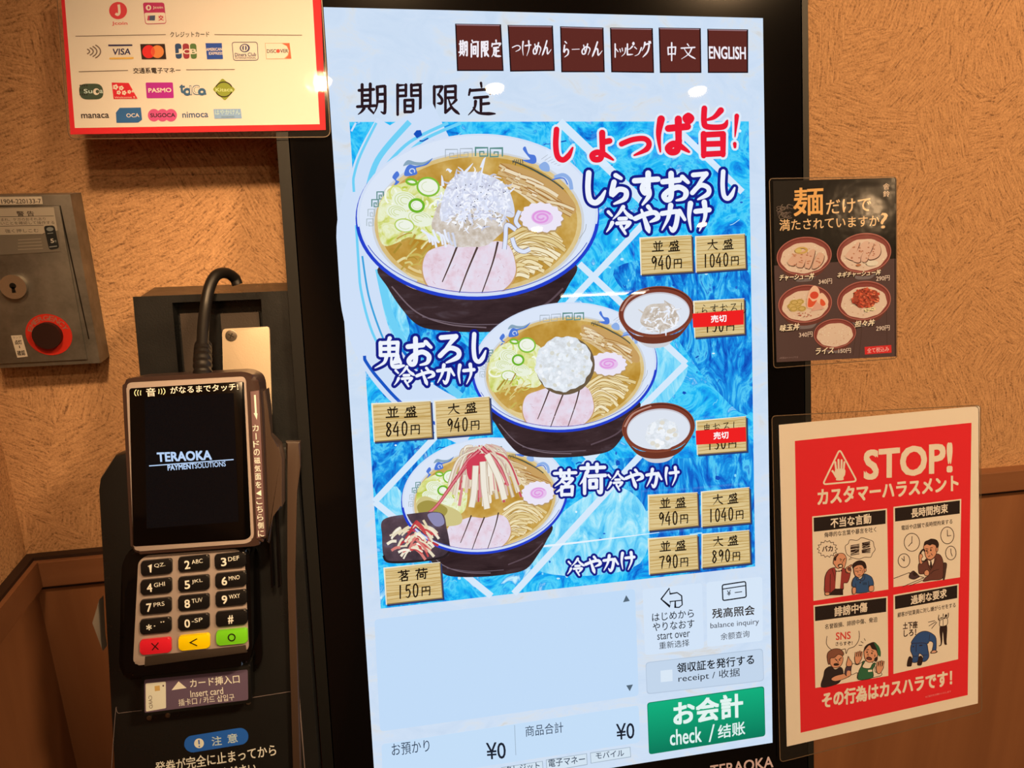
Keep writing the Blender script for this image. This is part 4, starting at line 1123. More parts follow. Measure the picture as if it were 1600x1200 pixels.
def f(a):
    a.poly(rounded(quad(227.5, 129, 270, 153.5), 2), 'o#bf2070'); a.text('PASMO', 232, 141.3, 267.5, 140.6, 6.5, WH, 0.05)
logo(f, 'magenta block mark')
def f(a):
    C1 = 'o#3f5a66'; a.text('t', 281, 139, 289, 138.8, 13, C1, 0.07); a.ring(292.5, 143.5, 4.4, 4.2, 4, C1); a.text('IC', 297, 141, 311.5, 140.4, 14, C1, 0.07); a.text('IC', 297, 141, 311.5, 140.4, 13, WH, 0.01); a.ring(315.5, 143.5, 4.2, 3.8, 4, C1); a.line([(318, 140), (321.5, 148)], 3, C1)
logo(f, 'blue grey rounded lettering')
def f(a):
    a.poly(rounded([(347.5, 122), (367.8, 139.5), (351.5, 157.5), (332, 139.8)], 3), 'o#948a28'); a.ring(349.8, 139.7, 13, 11.5, 1.8, 'o#2c2412', 0, 200, 340); a.ring(349.8, 139.7, 13, 11.5, 1.8, 'o#2c2412', 0, 20, 160); a.text('Kitaca', 337, 140.3, 363.5, 139.8, 5.5, 'o#d8c470', 0.03)
logo(f, 'olive diamond card mark')
logo(lambda a: a.text('manaca', 127, 181.5, 170, 180.8, 6.5, 'o#3c2c26', 0.05), 'black rounded lettering')
def f(a):
    a.poly([(187, 168.5), (220, 168), (222, 187), (216, 191.5), (182, 192), (181, 176)], 'o#2f5a78'); a.text('OCA', 197.5, 180.5, 217.5, 180, 6, WH, 0.02)
logo(f, 'blue block with a cut corner')
def f(a):
    for x in (240.5, 254, 267): a.ell(x, 180, 9.5, 9.8, 'o#dc4a68')
    a.text('SUGOCA', 235, 180.3, 273.5, 179.8, 6, 'o#38181c', 0.05)
logo(f, 'pink mark of three joined discs')
logo(lambda a: a.text('nimoca', 285, 179.5, 325, 178.5, 9, 'o#3f5060', 0.03), 'slate lower case lettering')
def f(a):
    a.poly([(333.5, 170.5), (376, 170), (378, 185), (335, 185.5)], 'o#8f9aa0'); a.text('はやかけん', 336, 175.5, 375, 175, 8, 'o#c8c4ba', 0.01); a.text('HAYAKAKEN', 346, 182.8, 366, 182.5, 2.2, 'o#4a4a4c', 0.02)
logo(f, 'pale grey bar')

# ------------------------------------------------------------------ the rice bowl menu, right
MENP = face_at(-0.0016)
menu, paper = sheet('rice_menu_sign', (1305, 566), 'small dark laminated menu of five rice bowls, above the red notice', 'menu', MENP,
                    [(1202, 279), (1400.5, 276), (1401.5, 560), (1209, 575)], [(1208, 283), (1400, 277.5), (1400.5, 557), (1213.5, 566)], 'laminate_wavy', 6, 'o#0f0a08')
def mart(l=0.0003): return Art(MENP, l)
a = mart(0.00015)
a.poly([(1209.7, 415), (1400.3, 404), (1400.5, 557), (1213.5, 566)], 'o#553830')
for q in (((1350, 470), (1346, 520), (1342, 560)), ((1340, 500), (1336, 530), (1333, 555)), ((1385, 480), (1386, 540))): a.line(q, 0.9, 'o#4a2e26', True)
a.build('print_area', paper, 'brown lower half')
a = mart(); OR = 'o#f0a050'
rd = random.Random(4)
for _ in range(26):
    x, y = rd.uniform(1219, 1236), rd.uniform(322, 338); a.ring(x, y, rd.uniform(3, 8), rd.uniform(2, 4), 0.8, rd.choice(['o#6e5240', 'o#8a6a50', 'o#4e382c']), rd.uniform(-.5, .5), rd.uniform(0, 200), rd.uniform(220, 360), 10)
a.text('麺', 1240, 316, 1286, 313.5, 43, OR, 0.02); a.text('だけで', 1291, 324, 1361, 319, 22, 'o#f0b070', 0.015)
a.text('満たされていますか', 1218, 352, 1374, 344.5, 17.5, 'o#f0b070', 0.012); a.text('?', 1376, 345, 1387, 344, 24, 'o#f0b070', 0.012)
a.text('舎', 1380, 291.5, 1390, 291, 9.5, 'o#e8b080', 0.01); a.text('鈴', 1380, 303, 1390, 302.6, 9.5, 'o#e8b080', 0.01)
a.build('slogan', paper, 'orange lettering')
def rice_bowl(cx, cy, rx, ry, top, label):
    sh = -0.06
    a = Art(MENP, 0.0003, lambda x, y: (cx + x * rx, cy + y * ry + x * rx * sh)); rd = random.Random(int(cx))
    a.blob([(-0.4, 0.95), (0.4, 0.95), (0.3, 1.28), (0, 1.34), (-0.3, 1.28)], 'o#7a6258')
    a.blob([(-0.94, 0.3), (0, 0.8), (0.94, 0.3), (0.6, 0.95), (0.2, 1.14), (-0.2, 1.14), (-0.6, 0.95)], 'o#6a3226')
    a.ell(0, 0, 1, 1, 'o#b3604c', 0, 48); a.ell(0, 0, 0.965, 0.95, 'o#7a3026', 0, 48); a.ell(0, 0.03, 0.92, 0.9, 'o#8a3c30', 0, 48)
    a.ell(0, 0.1, 0.85, 0.8, 'o#e2b490', 0, 40, lambda t: 1 + 0.02 * math.sin(9 * t))
    for _ in range(46):
        an, r = rd.uniform(0, 6.3), rd.random() ** 0.5
        a.ell(0.78 * r * math.cos(an), 0.1 + 0.72 * r * math.sin(an), 0.035, 0.028, rd.choice(['o#f0cbaa', 'o#d09a78', 'o#eabf9c']), rd.uniform(0, 3), 6)
    if top == 'pork':
        for q in ([(-0.6, 0.25), (-0.35, -0.15), (-0.12, -0.2), (-0.3, 0.4), (-0.5, 0.45)], [(-0.28, 0.45), (-0.1, -0.25), (0.12, -0.2), (-0.02, 0.5), (-0.15, 0.58)],
                  [(0.02, 0.52), (0.16, -0.2), (0.4, -0.25), (0.22, 0.6), (0.1, 0.64)], [(0.28, 0.62), (0.5, -0.1), (0.72, 0.0), (0.66, 0.4), (0.45, 0.66)]):
            a.blob([(x + 0.02, y + 0.04) for x, y in q], 'o#5a2c1e'); a.blob(q, 'o#dca07c')
            for _ in range(5): 
                x = sum(p[0] for p in q) / len(q) + rd.uniform(-.08, .08); y = sum(p[1] for p in q) / len(q) + rd.uniform(-.3, .3); a.ell(x, y, 0.05, 0.03, rd.choice(['o#c47a52', 'o#b86a48']), 0.4, 7)
        a.ring(-0.1, -0.3, 0.2, 0.14, 0.08, 'o#cf9a4a'); a.ell(-0.2, -0.3, 0.12, 0.1, 'o#d8b060', 0, 12)
    elif top == 'sliced':
        for q in ([(-0.68, 0.1), (-0.3, -0.5), (-0.16, -0.5), (-0.38, 0.25), (-0.42, 0.35)], [(-0.4, 0.3), (-0.2, -0.25), (0.0, -0.56), (0.18, -0.5), (-0.1, 0.15), (-0.15, 0.45), (-0.3, 0.45)],
                  [(-0.1, 0.2), (0.08, -0.25), (0.22, -0.5), (0.36, -0.42), (0.2, 0.1), (0.1, 0.42), (-0.06, 0.44)], [(0.16, 0.3), (0.34, -0.2), (0.4, -0.5), (0.52, -0.5), (0.62, -0.1), (0.55, 0.2), (0.36, 0.34)]):
            a.blob([(x + 0.02, y + 0.04) for x, y in q], 'o#5a2c1e'); a.blob(q, 'o#dfa684')
            for _ in range(6):
                x = sum(p[0] for p in q) / len(q) + rd.uniform(-.1, .1); y = sum(p[1] for p in q) / len(q) + rd.uniform(-.3, .3); a.ell(x, y, 0.04, 0.03, rd.choice(['o#c07650', 'o#a85e40']), 0.4, 7)
        a.ell(0.3, 0.55, 0.22, 0.14, 'o#e8c6a0', 0, 14); a.ell(-0.2, 0.6, 0.1, 0.06, 'o#b86a40', 0, 9)
    elif top == 'egg':
        for x, y in ((-0.5, 0.08), (-0.42, 0.24), (-0.12, 0.25), (-0.28, 0.0), (-0.2, -0.12), (-0.4, -0.1)): a.ell(x, y, 0.17, 0.15, 'o#d2a45a', 0.2, 14); a.ring(x, y, 0.12, 0.1, 0.04, 'o#b0863a')
        for q, c in (([(0.05, 0.1), (0.12, -0.55), (0.32, -0.92), (0.5, -0.75), (0.55, -0.3), (0.42, 0.2), (0.18, 0.28)], 'o#f0b088'), ([(0.46, 0.1), (0.52, -0.4), (0.66, -0.5), (0.86, -0.1), (0.8, 0.2), (0.6, 0.3)], 'o#eeb48c')):
            a.blob(q, c)
        a.blob([(0.1, 0.1), (0.14, -0.3), (0.28, -0.1), (0.44, -0.15), (0.3, 0.15), (0.16, 0.2)], 'o#e0502c'); a.ell(0.34, -0.42, 0.16, 0.2, 'o#d8442a', 0, 16); a.blob([(0.56, 0.06), (0.58, -0.2), (0.7, -0.1), (0.76, 0.1), (0.66, 0.18)], 'o#e0502c')
        a.poly([(0.22, 0.42), (0.42, -0.1), (0.74, 0.32)], 'o#e09a7c')
        for _ in range(16): a.ell(rd.uniform(-0.25, 0.3), rd.uniform(0.45, 0.72), 0.02, 0.03, 'o#b8583c', 0, 6)
    elif top == 'mince':
        a.ell(0.06, -0.12, 0.5, 0.5, 'o#a8432a', 0, 30, lambda t: 1 + 0.07 * math.sin(7 * t))
        for _ in range(120):
            an, r = rd.uniform(0, 6.3), rd.random() ** 0.5
            a.ell(0.06 + 0.52 * r * math.cos(an), -0.12 + 0.52 * r * math.sin(an), rd.uniform(0.03, 0.06), rd.uniform(0.03, 0.055), rd.choice(['o#e0603a', 'o#d24f30', 'o#8a3020', 'o#ea7a4c', 'o#c8482c']), rd.uniform(0, 3), 7)
        a.ring(0.12, 0.5, 0.07, 0.07, 0.04, 'o#e8c884'); a.ring(0.32, 0.45, 0.09, 0.06, 0.04, 'o#e8c884')
    a.build('rice_bowl_picture', paper, label)
rice_bowl(1256.5, 400, 43, 30, 'pork', 'upper left rice bowl')
rice_bowl(1350, 395, 42.5, 31, 'sliced', 'upper right rice bowl')
rice_bowl(1258, 474.5, 42, 29.5, 'egg', 'rice bowl with a halved egg')
rice_bowl(1350, 469.5, 42, 30.5, 'mince', 'rice bowl with red mince')
rice_bowl(1304.5, 521, 33, 23, 'plain', 'bowl of plain rice')
def caption(name, box, price, pb, label):
    a = mart(0.0008); x0, y0, x1, y1, h = box
    a.text(name, x0 + .7, y0 + .7, x1 + .7, y1 + .7, h, 'o#2a1610', 0.05); a.text(name, x0, y0, x1, y1, h, 'o#fae2c0', 0.028, 0.2); a.text(price, *pb, 'o#f0c4a0', 0.01); a.build('caption', paper, label)
caption('チャーシュー丼', (1218, 434, 1272, 431, 10), '340円', (1279, 440.5, 1300, 439, 8), 'caption priced 340, upper row')
caption('ネギチャーシュー丼', (1308.5, 430, 1376, 425, 9), '290円', (1369, 435.5, 1390, 434, 8), 'caption priced 290, upper row')
caption('味玉丼', (1219, 513, 1249, 510, 10.5), '340円', (1248.5, 523.5, 1269.5, 522, 8), 'caption priced 340, middle row')
caption('担々丼', (1336, 506.5, 1366.5, 503.5, 10), '290円', (1369, 513.5, 1390, 512, 8), 'caption priced 290, middle row')
caption('ライス', (1274.5, 549, 1303, 547, 10), '150円', (1310, 548.5, 1329.5, 547.5, 7.5), 'caption priced 150')
a = mart(); a.poly([(1351, 542), (1392.5, 539), (1393, 551), (1351.5, 554)], 'o#d82a26'); a.text('全て税込み', 1355, 548, 1389, 545, 8, 'o#f0b8a0', 0.0); a.build('tax_label', paper, 'small red label')
a = mart(); a.text('※写真はイメージです', 1218, 559.5, 1247, 558, 3, 'o#a07868'); a.build('small_print', paper)

# ------------------------------------------------------------------ the red customer harassment notice, lower right
STP = face_at(-0.0016)
stop, paper = sheet('harassment_notice', (1380, 1130), 'large red and white laminated STOP notice with four cartoon panels', 'sign', STP,
                    [(1206, 650), (1532, 633), (1534, 1112), (1219, 1191)], [(1217, 664), (1531, 634), (1528, 1099), (1229.5, 1166.5)], 'laminate', 7, WH)
def sart(l=0.0003): return Art(STP, l)
a = sart(0.00015); a.poly([(1242, 689), (1518, 660.5), (1512, 1086), (1251, 1145)], RD); a.build('print_area', paper, 'red print area')
a = sart()
a.line(rounded([(1312, 702), (1339, 752), (1285.5, 757)], 6), 2.6, WH, closed=True)
# open hand inside the warning triangle
for x0, y0, x1, y1, w in ((1306.8, 737, 1305, 722, 3.1), (1310.6, 736, 1310, 718.5, 3.1), (1314.6, 736, 1315, 719, 3.1), (1318, 737, 1319.3, 722, 2.9)):
    a.line([(x0, y0), (x1, y1)], w, WH); a.ell(x1, y1, w / 2, w / 2, WH, 0, 10)
a.blob([(1305, 734), (1319.5, 733), (1320.5, 741), (1318, 746), (1317.5, 750), (1307, 750.5), (1306.5, 746)], WH); a.line([(1307, 746), (1303, 739), (1299.8, 735)], 3.2, WH, True)
a.build('warning_symbol', paper, 'hand in a triangle')
a = sart(); a.text('STOP!', 1351, 727, 1487, 714.5, 44, WH, 0.05); a.text('カスタマーハラスメント', 1278, 777, 1497, 754, 24, WH, 0.045); a.build('slogan', paper, 'white STOP lettering')
a = sart(); a.text('その行為はカスハラです！', 1285, 1095, 1487, 1058.5, 24, WH, 0.045); a.text('※ご協力をお願いいたします', 1446, 1089, 1486, 1080, 3, 'o#f0907a'); a.build('closing_line', paper, 'white lettering at the foot')

def panel(bx, head, hb, sub, sb, draw, label):
    """One cartoon box: bx its four corners, the black heading bar, two lines of text and the drawing."""
    a = sart()
    a.poly(bx, WH)
    tl, tr, br, bl = bx
    k = hb[0]
    up = lambda p, q, d: (p[0] + (q[0] - p[0]) * d, p[1] + (q[1] - p[1]) * d)
    a.poly([(tl[0] + 2.2, tl[1] + 2), (tr[0] - 2.2, tr[1] + 2.4), (tr[0] - 2.4, tr[1] + k), (tl[0] + 2.6, tl[1] + k)], 'o#1c0e0c')
    a.text(head, *hb[1:], WH, 0.03); a.text(sub, *sb, BK, 0.015)
    draw(a)
    a.build('cartoon_panel', paper, label)
SK, SK2, LNC = 'o#e08a5c', 'o#e89a6c', 'o#2c1410'
def T1(X, Y, ox=1260, oy=790, s=8.571): return (ox + X / s, oy + Y / s)
def mk(ox, oy, s): return lambda pts: [(ox + x / s, oy + y / s) for x, y in pts]
def shape(a, pts, m, lw=0.9):
    a.blob(pts, m); a.line(pts, lw, LNC, True, True)
def d1(a):
    t = mk(1260, 790, 8.571)
    star = []
    for k in range(28):
        an = 2 * math.pi * k / 28; r = 1.0 if k % 2 == 0 else 0.8; star.append((280 + 135 * r * math.cos(an), 580 + 115 * r * math.sin(an)))
    a.line(t(star), 0.9, LNC, closed=True); a.text('バカ', *t([(212, 580)])[0], *t([(352, 572)])[0], 9, LNC, 0.04)
    cl = [(525, 600), (522, 540), (560, 510), (585, 460), (680, 465), (740, 430), (830, 455), (890, 480), (905, 540), (920, 590), (885, 640), (860, 690), (780, 692), (710, 715), (640, 705), (600, 690), (545, 655)]
    a.line(t(cl), 0.9, LNC, True, True); a.line(t([(600, 692), (568, 728), (612, 712)]), 0.8, LNC)
    rd = random.Random(6)
    for cx, cy, r in ((650, 590, 62), (800, 565, 58)):
        for k in range(16): 
            y = cy - 60 + k * 8.5; w_ = r * (0.75 + 0.3 * rd.random()); a.line(t([(cx - w_, y + rd.uniform(-4, 14)), (cx + w_, y - rd.uniform(5, 26))]), 1.1, LNC)
    shape(a, t([(360, 770), (380, 670), (440, 640), (500, 645), (535, 700), (525, 780), (500, 840), (450, 850), (400, 830), (375, 790)]), SK)
    a.blob(t([(372, 735), (378, 690), (420, 650), (430, 660), (405, 690), (395, 735)]), LNC)
    a.line(t([(445, 712), (475, 725)]), 1.1, LNC); a.line(t([(490, 732), (520, 705)]), 1.1, LNC); a.line(t([(450, 735), (465, 740)]), 1.1, LNC); a.line(t([(490, 745), (505, 738)]), 1.1, LNC)
    a.blob(t([(420, 800), (450, 780), (485, 790), (485, 825), (440, 835)]), LNC); a.blob(t([(432, 815), (455, 795), (475, 800), (470, 820)]), WH); a.line(t([(478, 745), (485, 770), (470, 772)]), 0.7, LNC, True)
    shape(a, t([(372, 830), (300, 860), (255, 940), (245, 1060), (250, 1160), (320, 1165), (385, 1160), (395, 1000), (390, 860)]), 'o#9c3028')
    shape(a, t([(470, 840), (520, 850), (535, 900), (585, 895), (580, 960), (550, 1030), (500, 1040), (495, 1120), (450, 1110), (460, 900)]), 'o#9c3028')
    a.poly(t([(378, 838), (400, 870), (385, 1110), (450, 1112), (470, 860), (475, 835), (430, 850)]), WH); a.poly(t([(398, 868), (430, 880), (398, 890)]), LNC); a.poly(t([(475, 852), (440, 880), (478, 882)]), LNC); a.ell(*t([(436, 878)])[0], 1.2, 1.2, LNC)
    a.line(t([(345, 850), (372, 940), (385, 1010)]), 0.8, LNC, True); a.line(t([(320, 920), (318, 1160)]), 0.8, LNC, True)
    a.poly(t([(325, 1165), (385, 1112), (490, 1112), (492, 1198), (310, 1200)]), LNC); shape(a, t([(252, 1165), (310, 1165), (300, 1200), (258, 1200)]), SK)
    shape(a, t([(530, 880), (535, 830), (560, 815), (600, 790), (608, 800), (590, 830), (600, 860), (580, 905)]), SK); a.blob(t([(545, 840), (570, 820), (600, 840), (590, 875), (560, 870)]), 'o#6a3a2c')
    # the young man in blue
    shape(a, t([(640, 900), (632, 820), (640, 770), (720, 745), (790, 780), (795, 840), (780, 890), (740, 940), (700, 962), (660, 940)]), SK)
    a.blob(t([(625, 840), (620, 790), (660, 750), (720, 732), (780, 755), (805, 810), (800, 850), (780, 862), (765, 830), (740, 800), (690, 800), (650, 820)]), LNC); shape(a, t([(772, 850), (795, 840), (800, 875), (780, 890)]), SK)
    for q in (((655, 850), (690, 835)), ((710, 830), (745, 845)), ((655, 875), (680, 880)), ((710, 870), (735, 865)), ((692, 870), (688, 900)), ((690, 930), (725, 928))): a.line(t(q), 0.9, LNC)
    a.blob(t([(745, 860), (752, 880), (748, 905), (758, 880)]), LNC)
    shape(a, t([(665, 950), (625, 990), (612, 1075), (660, 1100), (668, 1170), (840, 1150), (835, 1080), (900, 1065), (880, 970), (830, 930), (775, 915), (750, 960), (715, 985)]), 'o#2f4a66')
    shape(a, t([(618, 1105), (662, 1100), (660, 1172), (622, 1180)]), SK); shape(a, t([(840, 1085), (898, 1072), (898, 1140), (842, 1148)]), SK)
    a.line(t([(670, 965), (680, 1000), (715, 985), (735, 1010), (775, 985), (782, 925)]), 0.8, LNC, True); a.poly(t([(752, 1030), (810, 1025), (812, 1060), (755, 1062)]), 'o#22384e'); a.line(t([(660, 1100), (660, 1040)]), 0.7, LNC); a.line(t([(838, 1085), (830, 1010)]), 0.7, LNC); a.ell(*t([(720, 1030)])[0], 1, 1.4, LNC)
panel([(1269, 807), (1386, 794.5), (1388, 921), (1271, 939)], '不当な言動', (24, 1298, 817.5, 1361, 810, 15), '侮辱的な言葉や暴言を吐く', (1288, 836, 1369, 827, 8), d1, 'panel of an angry man and a young man')
def d2(a):
    t = mk(1390, 780, 8.571)
    for cx, cy, rx, ry, hs in ((298, 577, 103, 120, ((300, 495, 298, 590), (298, 580, 250, 632))), (773, 485, 88, 113, ((772, 410, 775, 495), (770, 494, 825, 486))), (820, 720, 70, 92, ((820, 662, 822, 720), (822, 718, 840, 765))), (193, 822, 78, 92, ((193, 762, 197, 830), (197, 830, 158, 788)))):
        c = t([(cx, cy)])[0]; a.ring(c[0], c[1], rx / 8.571, ry / 8.571, 1.1, LNC)
        for h in hs: a.line(t([(h[0], h[1]), (h[2], h[3])]), 1.1, LNC)
    a.line(t([(55, 1062), (260, 985), (460, 1050)]), 1.0, LNC); a.line(t([(460, 1052), (175, 1172)]), 1.0, LNC); a.line(t([(440, 1085), (270, 1160)]), 1.0, LNC)
    shape(a, t([(700, 870), (740, 850), (765, 870), (755, 950), (735, 1070), (715, 1068), (722, 970), (708, 950)]), 'o#4a2a20')
    shape(a, t([(490, 800), (450, 850), (390, 870), (388, 960), (405, 1000), (470, 995), (520, 960), (530, 1010), (480, 1050), (450, 1100), (560, 1085), (700, 1065), (720, 950), (715, 830), (680, 750), (620, 735), (560, 790)]), 'o#6a3426')
    shape(a, t([(468, 690), (455, 640), (480, 600), (560, 560), (640, 600), (640, 680), (610, 760), (560, 805), (510, 800), (480, 760)]), SK)
    a.blob(t([(460, 625), (470, 570), (520, 545), (560, 528), (630, 545), (660, 600), (650, 650), (625, 650), (612, 620), (570, 605), (540, 620), (500, 605)]), LNC); shape(a, t([(622, 655), (645, 650), (645, 690), (625, 705)]), SK)
    for q in (((480, 662), (520, 668)), ((540, 655), (575, 648)), ((515, 700), (508, 732)), ((515, 770), (545, 755)), ((555, 725), (575, 755)), ((590, 790), (570, 880))): a.line(t(q), 1.0, LNC)
    for x, y in ((498, 692), (552, 682)): a.ell(*t([(x, y)])[0], 1.2, 1.6, LNC)
    a.line(t([(400, 800), (415, 720), (450, 675), (475, 700)]), 2.6, LNC, True); a.line(t([(420, 830), (470, 830), (500, 810)]), 2.0, LNC, True)
    shape(a, t([(395, 790), (400, 740), (430, 735), (445, 770), (425, 800), (440, 860), (405, 860)]), SK)
    a.poly(t([(512, 815), (545, 830), (600, 790), (590, 850), (560, 910), (530, 880)]), WH); a.poly(t([(545, 825), (560, 830), (572, 900), (555, 935), (540, 890)]), LNC)
    a.line(t([(500, 830), (530, 920), (545, 950)]), 0.7, LNC); a.line(t([(625, 790), (580, 900), (545, 950)]), 0.7, LNC); a.line(t([(550, 1000), (590, 960), (660, 940)]), 0.8, LNC, True)
    shape(a, t([(465, 975), (500, 945), (530, 975), (520, 1020), (475, 1020)]), SK)
    shape(a, t([(275, 1000), (300, 970), (330, 965), (395, 1030), (380, 1050), (320, 1072), (265, 1045)]), 'o#4a2c28'); a.blob(t([(310, 990), (345, 975), (375, 1010), (330, 1030)]), LNC)
panel([(1396, 792), (1502, 779.5), (1500, 902), (1396, 917.5)], '長時間拘束', (23, 1424, 802, 1481, 794, 14), '電話や店舗で長時間拘束する', (1408.5, 825, 1488, 814.5, 7.5), d2, 'panel of a man on the telephone among clocks')
def d3(a):
    t = mk(1260, 930, 8.0)
    a.line(t([(258, 510), (250, 600), (280, 655), (340, 690), (420, 685), (478, 672), (488, 680), (498, 730), (525, 672), (600, 640), (650, 570), (662, 500), (655, 445)]), 1.0, LNC, True)
    a.text('SNS', *t([(370, 515)])[0], *t([(552, 500)])[0], 11.5, 'o#dc3a2a', 0.03); a.text('さらすぞ！', *t([(365, 610)])[0], *t([(575, 598)])[0], 6, LNC, 0.03)
    for q in (((655, 625), (698, 627)), ((680, 578), (712, 598)), ((722, 540), (738, 570))): a.line(t(q), 1.0, LNC)
    shape(a, t([(300, 890), (235, 930), (215, 1010), (190, 1148), (380, 1110), (440, 1040), (460, 960), (430, 900), (360, 930)]), 'o#2a1a18')
    shape(a, t([(290, 830), (300, 760), (380, 730), (450, 760), (455, 830), (420, 890), (350, 910), (310, 880)]), SK)
    shape(a, t([(275, 860), (258, 770), (275, 710), (340, 672), (420, 675), (465, 720), (455, 755), (400, 740), (350, 780), (300, 790), (296, 850)]), 'o#8a4a30')
    for q in (((355, 795), (385, 815)), ((405, 805), (440, 780)), ((370, 812), (385, 820)), ((405, 815), (425, 810)), ((390, 825), (398, 845))): a.line(t(q), 1.2, LNC)
    a.blob(t([(340, 860), (375, 848), (412, 862), (390, 880), (350, 880)]), LNC)
    shape(a, t([(310, 1050), (360, 1010), (470, 980), (530, 950), (560, 975), (545, 1010), (460, 1050), (360, 1075)]), SK)
    shape(a, t([(480, 960), (505, 890), (575, 880), (575, 940), (540, 1010), (490, 1000)]), 'o#4a3034'); shape(a, t([(500, 880), (515, 800), (525, 765), (540, 800), (570, 840), (560, 885)]), SK)
    a.blob(t([(510, 950), (540, 945), (560, 965), (545, 1005), (505, 1010)]), SK)
    # the clerk with a green apron
    shape(a, t([(575, 860), (560, 990), (640, 970), (655, 1050), (920, 1010), (925, 960), (860, 960), (850, 870), (800, 830), (720, 825), (640, 870)]), WH)
    shape(a, t([(705, 830), (730, 830), (700, 900), (790, 915), (820, 870), (850, 845), (862, 860), (830, 930), (825, 1030), (652, 1055), (655, 950), (685, 890)]), 'o#2e5c34'); a.poly(t([(770, 935), (822, 930), (824, 955), (772, 960)]), WH)
    shape(a, t([(720, 720), (735, 650), (800, 620), (880, 680), (890, 760), (850, 820), (780, 840), (735, 800)]), SK)
    a.blob(t([(715, 710), (735, 640), (790, 600), (860, 590), (920, 680), (925, 760), (890, 740), (870, 690), (820, 670), (790, 625), (745, 670)]), LNC); a.blob(t([(845, 592), (900, 630), (928, 700), (926, 766), (895, 740), (880, 670)]), 'o#2e5c34'); a.blob(t([(850, 790), (890, 770), (885, 820), (855, 830)]), LNC)
    for q in (((750, 685), (780, 678)), ((812, 690), (840, 705)), ((772, 730), (765, 750), (780, 755))): a.line(t(q), 1.0, LNC)
    for x, y in ((758, 712), (818, 725)): a.ell(*t([(x, y)])[0], 1.2, 1.4, LNC)
    a.blob(t([(750, 800), (758, 772), (790, 770), (818, 790), (810, 812)]), LNC); a.blob(t([(760, 792), (770, 780), (805, 790), (800, 800)]), 'o#8a3a2c'); a.blob(t([(855, 735), (862, 760), (850, 770)]), LNC)
    for px_, b in (((655, 780), 1), ((925, 900), -1)):
        cx, cy = px_
        shape(a, t([(cx - 40, cy + 70), (cx - 50, cy - 10), (cx, cy - 30), (cx + 40, cy - 5), (cx + 10, cy + 60), (cx - 10, cy + 80)]), SK)
        for k in range(4): a.line(t([(cx - 40 + k * 24, cy - 10), (cx - 34 + k * 26, cy - 85 + abs(k - 2) * 8)]), 2.6, LNC); a.line(t([(cx - 40 + k * 24, cy - 10), (cx - 34 + k * 26, cy - 82 + abs(k - 2) * 8)]), 1.5, SK)
panel([(1271, 946), (1387, 931.5), (1388, 1056), (1274, 1075)], '誹謗中傷', (24.5, 1304, 956, 1355, 948, 15), '名誉毀損、誹謗中傷、脅迫', (1289, 979.5, 1371, 967.5, 8), d3, 'panel of a shouting man and a clerk in a green apron')
def d4(a):
    t = mk(1390, 910, 8.0)
    a.text('土下座', *t([(168, 545)])[0], *t([(348, 525)])[0], 10.5, LNC, 0.04); a.text('しろ！', *t([(178, 640)])[0], *t([(330, 620)])[0], 10, LNC, 0.04)
    for q in (((482, 498), (568, 478)), ((490, 545), (580, 490)), ((524, 578), (590, 498))): a.line(t(q), 1.0, LNC)
    shape(a, t([(280, 770), (300, 700), (370, 630), (450, 610), (530, 640), (580, 700), (578, 860), (535, 855), (545, 760), (500, 735), (460, 770)]), 'o#2c4668')
    shape(a, t([(275, 770), (330, 760), (455, 765), (480, 840), (490, 930), (450, 985), (400, 985), (420, 930), (370, 890), (350, 990), (280, 995), (290, 925), (262, 850)]), 'o#2c4668')
    a.line(t([(335, 770), (330, 870)]), 0.8, LNC); a.line(t([(370, 790), (410, 785)]), 1.6, LNC); a.line(t([(285, 805), (305, 800)]), 1.6, LNC); a.line(t([(500, 650), (495, 720)]), 0.7, LNC); a.line(t([(280, 925), (350, 920)]), 0.7, LNC); a.line(t([(410, 915), (470, 905)]), 0.7, LNC)
    a.blob(t([(215, 1040), (235, 940), (265, 925), (285, 960), (275, 1040), (245, 1052)]), LNC); a.blob(t([(345, 1025), (365, 930), (400, 920), (415, 960), (400, 1030), (370, 1040)]), LNC)
    a.blob(t([(510, 885), (530, 850), (570, 845), (600, 865), (570, 885)]), LNC); a.blob(t([(522, 878), (540, 855), (568, 852), (585, 865), (560, 878)]), SK2)
    a.blob(t([(612, 790), (640, 760), (628, 560), (715, 535), (712, 740), (718, 775), (690, 778), (680, 740), (665, 610), (655, 760), (635, 795)]), LNC)
    shape(a, t([(628, 480), (620, 455), (715, 445), (716, 530), (630, 545)]), WH); a.line(t([(668, 465), (670, 540)]), 0.9, LNC)
    a.line(t([(618, 405), (615, 470), (690, 450)]), 1.0, LNC, True); a.line(t([(735, 380), (725, 440), (640, 440)]), 1.0, LNC, True); a.line(t([(672, 390), (672, 430)]), 0.9, LNC); a.blob(t([(690, 430), (700, 400), (718, 405), (715, 430)]), LNC)
panel([(1396, 929.5), (1498, 912), (1497, 1030), (1396, 1053)], '過剰な要求', (22.5, 1423.5, 938, 1479, 926.5, 13.5), '顧客が従業員に対し嫌がらせをする', (1402.5, 961, 1493, 945, 7.5), d4, 'panel of a kneeling worker')

